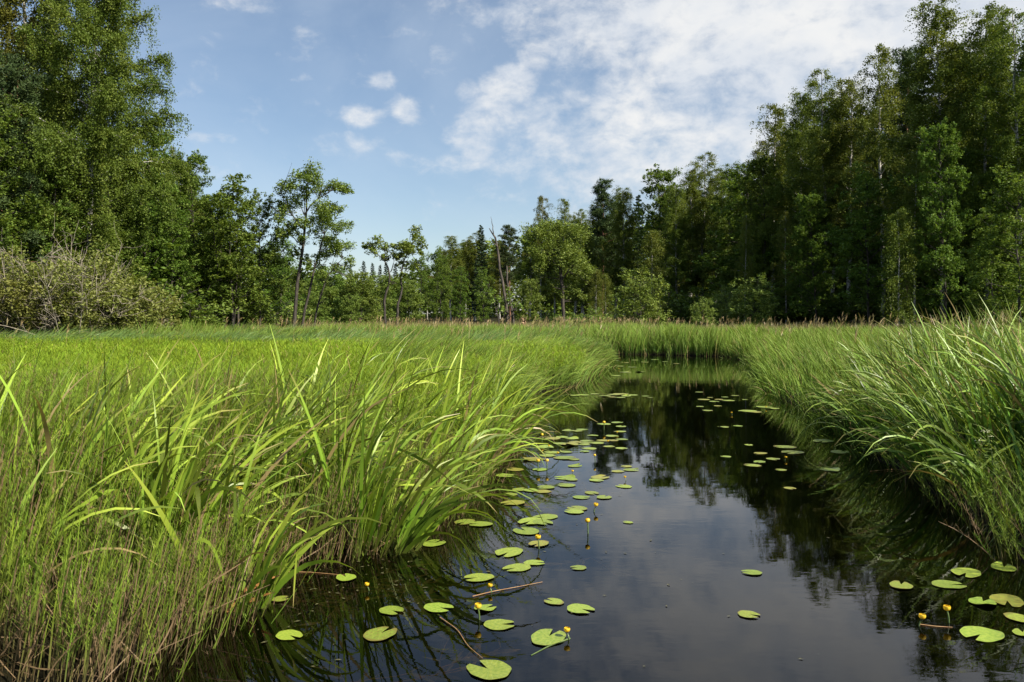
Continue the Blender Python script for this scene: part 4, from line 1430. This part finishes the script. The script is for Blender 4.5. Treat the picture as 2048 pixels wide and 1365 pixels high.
NEAR_PADS = [
    (979, 1342, 90, 'largest lily pad, lying nearest the bottom edge of the photo'),
    (998, 1251, 60, 'broad lily pad just above the largest nearest pad'),
    (1096, 1277, 72, 'deeply notched lily pad right of the broad one, beside a yellow bud'),
    (1160, 1220, 54, 'lily pad floating clear on open water above the deeply notched pad'),
    (1108, 1205, 36, 'small lily pad up left of the clear floating one'),
    (970, 1218, 42, 'small lily pad behind the nearest open yellow flower'),
    (876, 1217, 54, 'freckled lily pad left of the nearest open yellow flower'),
    (783, 1223, 48, 'yellowish lily pad left of the freckled one'),
    (760, 1270, 64, 'brown spotted lily pad in the lower left of the water'),
    (578, 1272, 52, 'yellow green lily pad alone beside the left bank'),
    (692, 1157, 42, 'round lily pad beside submerged weeds by the left bank'),
    (958, 1157, 52, 'oval lily pad in line left of the two at the weed free water'),
    (1035, 1137, 50, 'lily pad right of the oval one, touching a smaller pad'),
    (1068, 1127, 36, 'small lily pad touching the upper right of a larger one'),
    (1157, 1137, 32, 'little lily pad isolated right of the pair'),
    (1018, 1106, 56, 'ragged lily pad below the tall stalked yellow flower'),
    (1078, 1089, 40, 'lily pad under the stalk of a yellow flower in mid channel'),
    (1053, 1064, 54, 'long lily pad below the overlapping pad cluster'),
    (1092, 1035, 44, 'right pad of the overlapping cluster in mid channel'),
    (1062, 1044, 52, 'left pad of the overlapping cluster in mid channel'),
    (1085, 1046, 40, 'front pad of the overlapping cluster in mid channel'),
    (1504, 1147, 34, 'solitary lily pad on the cloud reflection right of centre'),
    (1497, 1231, 42, 'heart notched solitary lily pad in the lower right cloud reflection'),
    (1802, 1173, 46, 'lily pad on the dark tree reflection, leftmost of the lower right group'),
    (1896, 1171, 54, 'lily pad right beside the leftmost of the lower right group'),
    (1933, 1147, 56, 'thin looking lily pad, upper one of the lower right group'),
    (1965, 1206, 52, 'deeply heart shaped lily pad above the big lower right pad'),
    (2014, 1202, 64, 'long lily pad right beside the heart shaped one at the right'),
    (1963, 1270, 82, 'big lily pad, largest of the lower right group'),
    (2040, 1238, 50, 'lily pad cut by the right edge, upper of two'),
    (2046, 1268, 40, 'lily pad cut by the right edge, lower of two'),
    (2008, 1137, 48, 'dull dark lily pad in bank shade at the right edge'),
    (1027, 982 + 25, 42, 'lily pad below the leaf tips of the arching sedge'),
    (1155, 1018, 40, 'paired lily pad, upper one left of a floating yellow bud'),
    (1148, 1025, 34, 'paired lily pad, lower one left of a floating yellow bud'),
    (1162, 996, 32, 'lily pad, left of two in a short row above the floating bud'),
    (1208, 996, 32, 'lily pad, right of two in a short row above the floating bud'),
    (1183, 987, 28, 'small lily pad behind the short row of two'),
    (1248, 974, 30, 'lily pad alone at the tip of the tree reflection'),
    (1256, 1046, 18, 'tiny torn lily pad alone on the open mid channel'),
    (868, 1088, 44, 'yellowed curled lily pad touching the sedge reflection'),
    (1580, 978, 24, 'solitary lily pad on the dark reflection below the right pad row'),
    (1660, 941, 36, 'long lily pad nearest the right bank sedges'),
    (1505, 932, 30, 'lily pad, left end of the dark water pad row'),
    (1585, 906, 44, 'longest pad of the dark water pad row'),
    (1570, 895, 38, 'pad behind the longest pad of the dark water row'),
    (1546, 919, 26, 'pad in the middle of the dark water row'),
    (1519, 925, 24, 'small pad below the middle of the dark water row'),
    (1521, 908, 24, 'small dull pad left above the dark water row'),
    (1452, 914, 20, 'pad apart to the left of the dark water row'),
    (1497, 891, 18, 'pad apart above the left end of the dark water row'),
    (1562, 941, 22, 'pad in front of the dark water row'),
    (1646, 883, 40, 'long pad under the overhanging right bank blades, upper one'),
    (1680, 905, 36, 'pad under the overhanging right bank blades, lower one'),
    (560, 1200, 34, 'crumpled yellow lily pad among the left bank stems'),
    (930, 1045, 40, 'lily pad in the sedge reflections at the left bank, left one'),
    (962, 1050, 40, 'lily pad in the sedge reflections at the left bank, right one'),
]
for a in NEAR_PADS:
    pad(*a)
PATCH = [(1208, 849, 26), (1234, 846, 22), (1242, 854, 22), (1241, 864, 22), (1136, 862, 24), (1155, 863, 20), (1164, 860, 22), (1186, 872, 22), (1224, 873, 26), (1244, 880, 22),
         (1227, 882, 22), (1104, 878, 34), (1124, 875, 24), (1144, 878, 26), (1173, 883, 24), (1193, 887, 28), (1206, 882, 26), (1120, 888, 26), (1140, 890, 36), (1150, 885, 24), (1170, 887, 22),
         (1169, 890, 22), (1218, 894, 22), (1243, 898, 24), (1179, 898, 28), (1090, 895, 36), (1104, 906, 30), (1132, 905, 24), (1169, 904, 20), (1095, 912, 34), (1130, 917, 40), (1068, 920, 44), (1148, 920, 22),
         (1253, 934, 22), (1236, 944, 24), (1262, 941, 28), (1149, 933, 26), (1130, 957, 40), (1142, 960, 26), (1200, 956, 36), (1192, 962, 26), (1133, 972, 34), (1040, 980, 30), (1062, 982, 30), (1092, 976, 34), (1084, 984, 32),
         (1020, 990, 30), (1030, 940, 34), (1010, 952, 36), (1080, 940, 30)]
for a in PATCH:
    pad(*a, 'small lily pad in the dense patch off the left bank corner', 'lily pads of the dense patch')
FARP = [(1165, 791, 24), (1190, 789, 18), (1210, 793, 24), (1228, 790, 26), (1242, 789, 30), (1252, 793, 20), (1265, 791, 22), (1291, 793, 14), (1300, 796, 10), (1240, 796, 22), (1225, 795, 16), (1150, 792, 20)]
for a in FARP:
    pad(*a, 'thin lily pad in the line across the far channel under the tree reflection', 'lily pads of the far line')
for a in [(1398, 785, 16), (1407, 800, 24), (1428, 804, 20), (1438, 800, 18), (1456, 802, 26), (1470, 792, 14), (1400, 814, 16), (1413, 822, 22), (1436, 813, 16), (1495, 823, 34), (1510, 825, 26), (1528, 815, 30),
          (1545, 818, 26), (1446, 855, 22), (1476, 853, 18), (1450, 795, 14), (1420, 796, 12), (1490, 800, 12)]:
    pad(*a, 'lily pad scattered on the dark far water before the right bank grass', 'lily pads scattered on the dark far water')
for a in [(1232, 722, 14), (1250, 726, 16), (1270, 721, 14), (1290, 725, 16), (1238, 733, 18), (1265, 735, 16), (1310, 720, 14), (1330, 724, 12), (1250, 745, 20), (1280, 744, 18), (1232, 752, 18), (1352, 728, 14)]:
    pad(*a, 'faint lily pad on the far water at the bend', 'lily pads at the bend')


def flower_parts(seed, h, lean, open_):
    rs = RS(seed)
    st, pe = MB(), MB()
    zz = np.linspace(-.06, h, 6)
    pts = np.column_stack([lean * (zz / max(h, .02)) ** 2 * h, 0 * zz, zz])
    st.tube(pts, .0055, 6)
    top = pts[-1]
    # cup of five broad petals, each an own curved patch, closed into a globe for buds
    R = .021
    for k in range(5):
        a0 = k * 2 * PI / 5 + rs.rand() * .2
        us = np.linspace(-.72, .72, 5)
        vs = np.linspace(-1.35, .55 if open_ else 1.1, 6)
        U, Vv = np.meshgrid(us, vs)
        rr_ = R * (1.0 + .04 * (k % 2) + (.16 * np.clip(Vv, 0, 1) if open_ else 0))
        X = np.cos(Vv) * np.cos(a0 + U) * rr_
        Y = np.cos(Vv) * np.sin(a0 + U) * rr_
        Z = np.sin(Vv) * rr_ * .92
        P = np.stack([X, Y, Z], -1).reshape(-1, 3) + top + np.array([0, 0, R * .8])
        i = (np.arange(5)[:, None] * 5 + np.arange(4)[None]).reshape(-1)
        pe.add(P, np.column_stack([i, i + 1, i + 6, i + 5]), .5, .5)
    # stigma disc
    th = np.arange(8) / 8 * 2 * PI
    ring = np.column_stack([np.cos(th) * .012, np.sin(th) * .012, np.full(8, .0)]) + top + np.array([0, 0, R * (1.05 if open_ else .6)])
    cen = ring.mean(0) + np.array([0, 0, .003])
    sg = MB()
    Vs = np.vstack([ring, cen[None]])
    sg.add(Vs, np.array([[k, (k + 1) % 8, (k + 2) % 8, 8] for k in range(0, 8, 2)]), .5, .5)
    return st, pe, sg


FLOW = [flower_parts(600, .075, .15, True), flower_parts(601, .095, .05, False), flower_parts(602, .05, .4, True)]
FLOW = [(a.mesh('stalk', M_STALK, True), b.mesh('petals', M_PETAL, True), c.mesh('stigma', M_PETAL)) for a, b, c in FLOW]


def flower(px, py, k, label, group=None, sc=1.0):
    """px, py: where the stalk meets the water"""
    x, y = at(px, py)
    e = empty('water_lily_flower', label, 'flower', (x, y, 0), LR.uniform(0, 6.28), sc, group)
    for nm, me in zip(('stalk', 'petals', 'stigma'), FLOW[k]):
        link_mesh(nm, me, e)


for a in [(959, 1240, 0, 'nearest open yellow water lily flower, in the lower middle', None, .95), (1898, 1246, 0, 'orange yellow water lily flower on a tall stalk at the lower right', None, .95),
          (1078, 1098, 0, 'yellow flower on a stalk rising through the lily pad in mid channel', None, 1.0), (1176, 1068, 1, 'upright closed yellow bud on a stalk in open mid channel', None, 1.0),
          (1188, 1024, 2, 'yellow bud lying on the water right of the paired pads', None, 1.0), (1138, 1280, 2, 'pale yellow bud at the right of the deeply notched pad', None, .8),
          (1838, 1252, 2, 'half sunken yellow bud left of the orange yellow flower', None, .9), (1076, 940, 1, 'left yellow bud of two upright on stalks by the left bank', None, 1.0),
          (1094, 940, 1, 'right yellow bud of two upright on stalks by the left bank', None, 1.0), (1190, 925, 1, 'yellow bud at the edge of the tree reflection', None, .8),
          (1208, 860, 1, 'yellow flower highest above the dense pad patch', None, 1.1), (1084, 885, 1, 'yellow flower at the left end of the dense pad patch', None, 1.0),
          (983, 1186, 2, 'small yellow bud beside the reddish floating stem', None, .7), (738, 1182, 2, 'small yellow bud over the submerged weeds by the left bank', None, .7)]:
    flower(*a)
for px, py in ((1234, 870), (1214, 888), (1096, 898), (1114, 912), (1146, 949), (1252, 962), (1464, 830), (1570, 921), (1532, 818), (1240, 718), (1238, 700 + 40)):
    flower(px, py, 2, 'tiny yellow lily flower floating among the distant pads', 'tiny distant lily flowers', .65)


rs = RS(840)
mb = MB()
x, y = at(452, 1225)
blades(mb, np.array([[x, y, .0], [x + .02, y + .03, .0], [x + .05, y, .0]]), np.array([.42, .36, .30]), .024, np.array([.25, .5, -.1]), np.array([.75, .55, .9]), np.array([.7, .9, .5]), .5, rs, 9, twist=.5)
tag(link_mesh('dead_leaf', mb.mesh('dead_leaf', simple_mat('orange_dry_leaf', (0.38, 0.16, 0.05), (0.50, 0.26, 0.09), 20, 0.5, 0.2))), 'curled orange dry leaf at the water line of the near left bank', 'leaf')

# ------------------------------------------------------------------ weeds, stems and meadow flowers
def tube_thing(name, pts, rad, mat, label, cat, sides=5):
    mb = MB()
    pts = np.array(pts, float)
    u = np.linspace(0, len(pts) - 1, 14)
    P = np.column_stack([np.interp(u, np.arange(len(pts)), pts[:, c]) for c in range(3)])
    k = np.array([.25, .5, .25])
    for c in range(3):
        P[1:-1, c] = np.convolve(P[:, c], k, 'valid')
    mb.tube(P, np.linspace(rad, rad * .5, len(P)), sides)
    return tag(link_mesh(name, mb.mesh(name, mat, True)), label, cat)


def water_line(pts, z=.006):
    return [(*at(px, py), z) for px, py in pts]


tube_thing('floating_stem', water_line([(945, 1195), (985, 1185), (1040, 1175), (1085, 1166)]), .0035, M_DRY, 'reddish dry stem floating across the water in mid channel', 'stem')
tube_thing('floating_stem', water_line([(880, 1238), (915, 1262), (935, 1295), (965, 1320)], .008), .0035, M_DRY, 'bent brown stem floating left of the largest nearest pad', 'stem')
tube_thing('floating_stem', water_line([(1140, 1278), (1100, 1292), (1062, 1312)], .002), .005, M_STALK, 'yellow green lily stalk trailing from the pale yellow bud', 'stem')
tube_thing('floating_stem', water_line([(1838, 1250), (1870, 1254), (1905, 1256)], .003), .004, M_DRY, 'brown stalk lying between the half sunken bud and the orange flower', 'stem')
tube_thing('floating_stem', water_line([(560, 1145), (620, 1146), (690, 1152)], .004), .004, M_DRY, 'thin pale stem floating from the left bank to the round pad', 'stem')
tube_thing('floating_stem', water_line([(1740, 945), (1790, 940), (1835, 948)], .01), .0035, M_DRY, 'dead stem floating below the great dark sedge', 'stem')


def pondweed(px, py, label, seed, n=9, L=.16):
    rs = RS(seed)
    x, y = at(px, py)
    mb, lm = MB(), MB()
    for k in range(3):
        a = rs.rand() * 6.28
        pr = limb((0, 0, -.06), a, 0, .30 + .2 * rs.rand(), 6, 0, .12, rs)
        pr[:, 2] = -.05 + .01 * rs.rand(6)
        mb.tube(pr, .003, 4)
        P = pr[rs.randint(1, 6, n)]
        az = a + rs.choice([-1, 1], n) * (.5 + .4 * rs.rand(n))
        blades(lm, P, L * (.6 + .6 * rs.rand(n)), .020, PI / 2 - az, 1.5 + .1 * rs.rand(n), .1, rs.rand(n), rs, 5, twist=.15)
    e = empty('pondweed', label, 'water plant', (x, y, 0))
    V = np.concatenate(lm.V)
    V[:, 2] = np.clip(V[:, 2], -.09, -.012)
    lm.V = [V]
    link_mesh('stem', mb.mesh('stem', M_DRY), e)
    link_mesh('leaves', lm.mesh('leaves', M_WEED), e)


pondweed(880, 1320, 'submerged pondweed left of the largest nearest pad', 701)
pondweed(820, 1345, 'submerged pondweed at the bottom edge left of the largest pad', 702)
pondweed(690, 1350, 'submerged pondweed sprig at the bottom edge nearest the left bank', 703, 7)
for k, (px, py) in enumerate(((640, 1165), (700, 1185), (760, 1165), (800, 1190), (850, 1170), (740, 1145), (620, 1190), (1180, 1105), (1090, 1010), (900, 1200), (1120, 1000), (1060, 960), (1150, 968))):
    pondweed(px, py, 'brownish pondweed just under the surface near the left bank', 710 + k, 8, .14)
    bpy.context.scene.collection.objects[-1].parent['group'] = 'submerged pondweeds near the left bank'

# small yellow meadow flowers
rs = RS(801)
mbp = MB()
for k in range(8):
    a0 = k * PI / 4
    P = np.array([[0, 0, 0], [math.cos(a0 - .3) * .02, math.sin(a0 - .3) * .02, .004], [math.cos(a0) * .036, math.sin(a0) * .036, .006], [math.cos(a0 + .3) * .02, math.sin(a0 + .3) * .02, .004]])
    mbp.add(P + np.array([0, 0, 1.0]), [[0, 1, 2, 3]])
mbs = MB()
mbs.tube([(0, 0, 0), (.01, 0, .5), (0, 0, 1.0)], .004, 4)
PET, STK = mbp.mesh('petals', M_PETAL), mbs.mesh('stem', M_STALK)
for k, (px, py, d) in enumerate([(335, 706, 16), (205, 706, 17), (222, 750, 11), (228, 740, 12), (296, 718, 14), (352, 695, 18), (362, 697, 18), (418, 702, 17), (980, 672, 24), (985, 668, 26), (300, 722, 14), (190, 704, 19),
                                  (470, 712, 16), (1745, 668, 22), (475, 975, 5.6), (482, 978, 5.6)]):
    x = px_x(px, d)
    h = CH + (HY - py) / F * d
    zg = float(ground_z(x, d))
    e = empty('meadow_flower', 'small yellow meadow flower above the green bank plants', 'flower', (x, d, zg), 0, (1, 1, h - zg), 'yellow meadow flowers')
    link_mesh('petals', PET, e)
    link_mesh('stem', STK, e)


def umbel():
    rs = RS(820)
    d = 6.9
    x0 = px_x(1985, d)
    e = empty('umbel_plant', 'pale flowering umbel plant with leafy stem on the right bank', 'plant', (x0, d, float(ground_z(x0, d))))
    st, hd, lf = MB(), MB(), MB()
    ztop = CH + (HY - 868) / F * d
    pts = np.array([(0, 0, 0), (.02, 0, .35), (-.01, 0, ztop * .8), (-.05, 0, ztop)])
    st.tube(pts, [.007, .006, .005, .003], 5)
    for c in ((-.05, 0, ztop), (-.09, .02, ztop - .08), (0.0, .03, ztop - .05)):
        n = 26
        P = np.array(c) + rs.normal(size=(n, 3)) * np.array([.022, .022, .007])
        add_leaves(hd, P, .012, .012, rs, 1.0)
    for k in range(9):
        b = np.array([0, 0, .2 + .06 * k])
        P = b + rs.normal(size=(16, 3)) * np.array([.05, .05, .03]) + np.array([rs.normal() * .06, 0, 0])
        add_leaves(lf, P, .05, .025, rs, .6)
    link_mesh('stem', st.mesh('stem', M_STALK), e)
    link_mesh('flower_heads', hd.mesh('flower_heads', M_UMBEL), e)
    link_mesh('leaves', lf.mesh('leaves', M_LIGHT_LEAF), e)


umbel()


def debris():
    rs = RS(830)
    mb = MB()
    P = []
    for cx, cy, sx, sy, n in ((1100, 950, 70, 14, 90), (1180, 985, 60, 12, 70), (1060, 1000, 60, 20, 70), (760, 1170, 120, 25, 90), (1000, 1100, 150, 40, 60), (1300, 1100, 250, 120, 50), (1250, 860, 60, 40, 40), (620, 1260, 60, 60, 50)):
        for k in range(n):
            x, y = at(cx + rs.normal() * sx, max(760, cy + rs.normal() * sy))
            P.append((x, y, .005))
    P = np.array(P)
    P = P[in_channel(P[:, 0], P[:, 1])]
    n = len(P)
    a = rs.rand(n) * 6.28
    L = (.004 + .02 * rs.rand(n) ** 3)[:, None]
    t_ = np.column_stack([np.cos(a), np.sin(a), 0 * a]) * L
    b_ = np.column_stack([-np.sin(a), np.cos(a), 0 * a]) * L * .4
    V = np.stack([P - t_, P + b_, P + t_, P - b_], 1).reshape(-1, 3)
    mb.add(V, np.arange(4 * n).reshape(n, 4), np.repeat(rs.rand(n), 4), .5)
    o = link_mesh('floating_debris', mb.mesh('floating_debris', M_SCUM))
    tag(o, 'small bits of leaf and scum floating on the water', 'debris', kind='stuff')


debris()
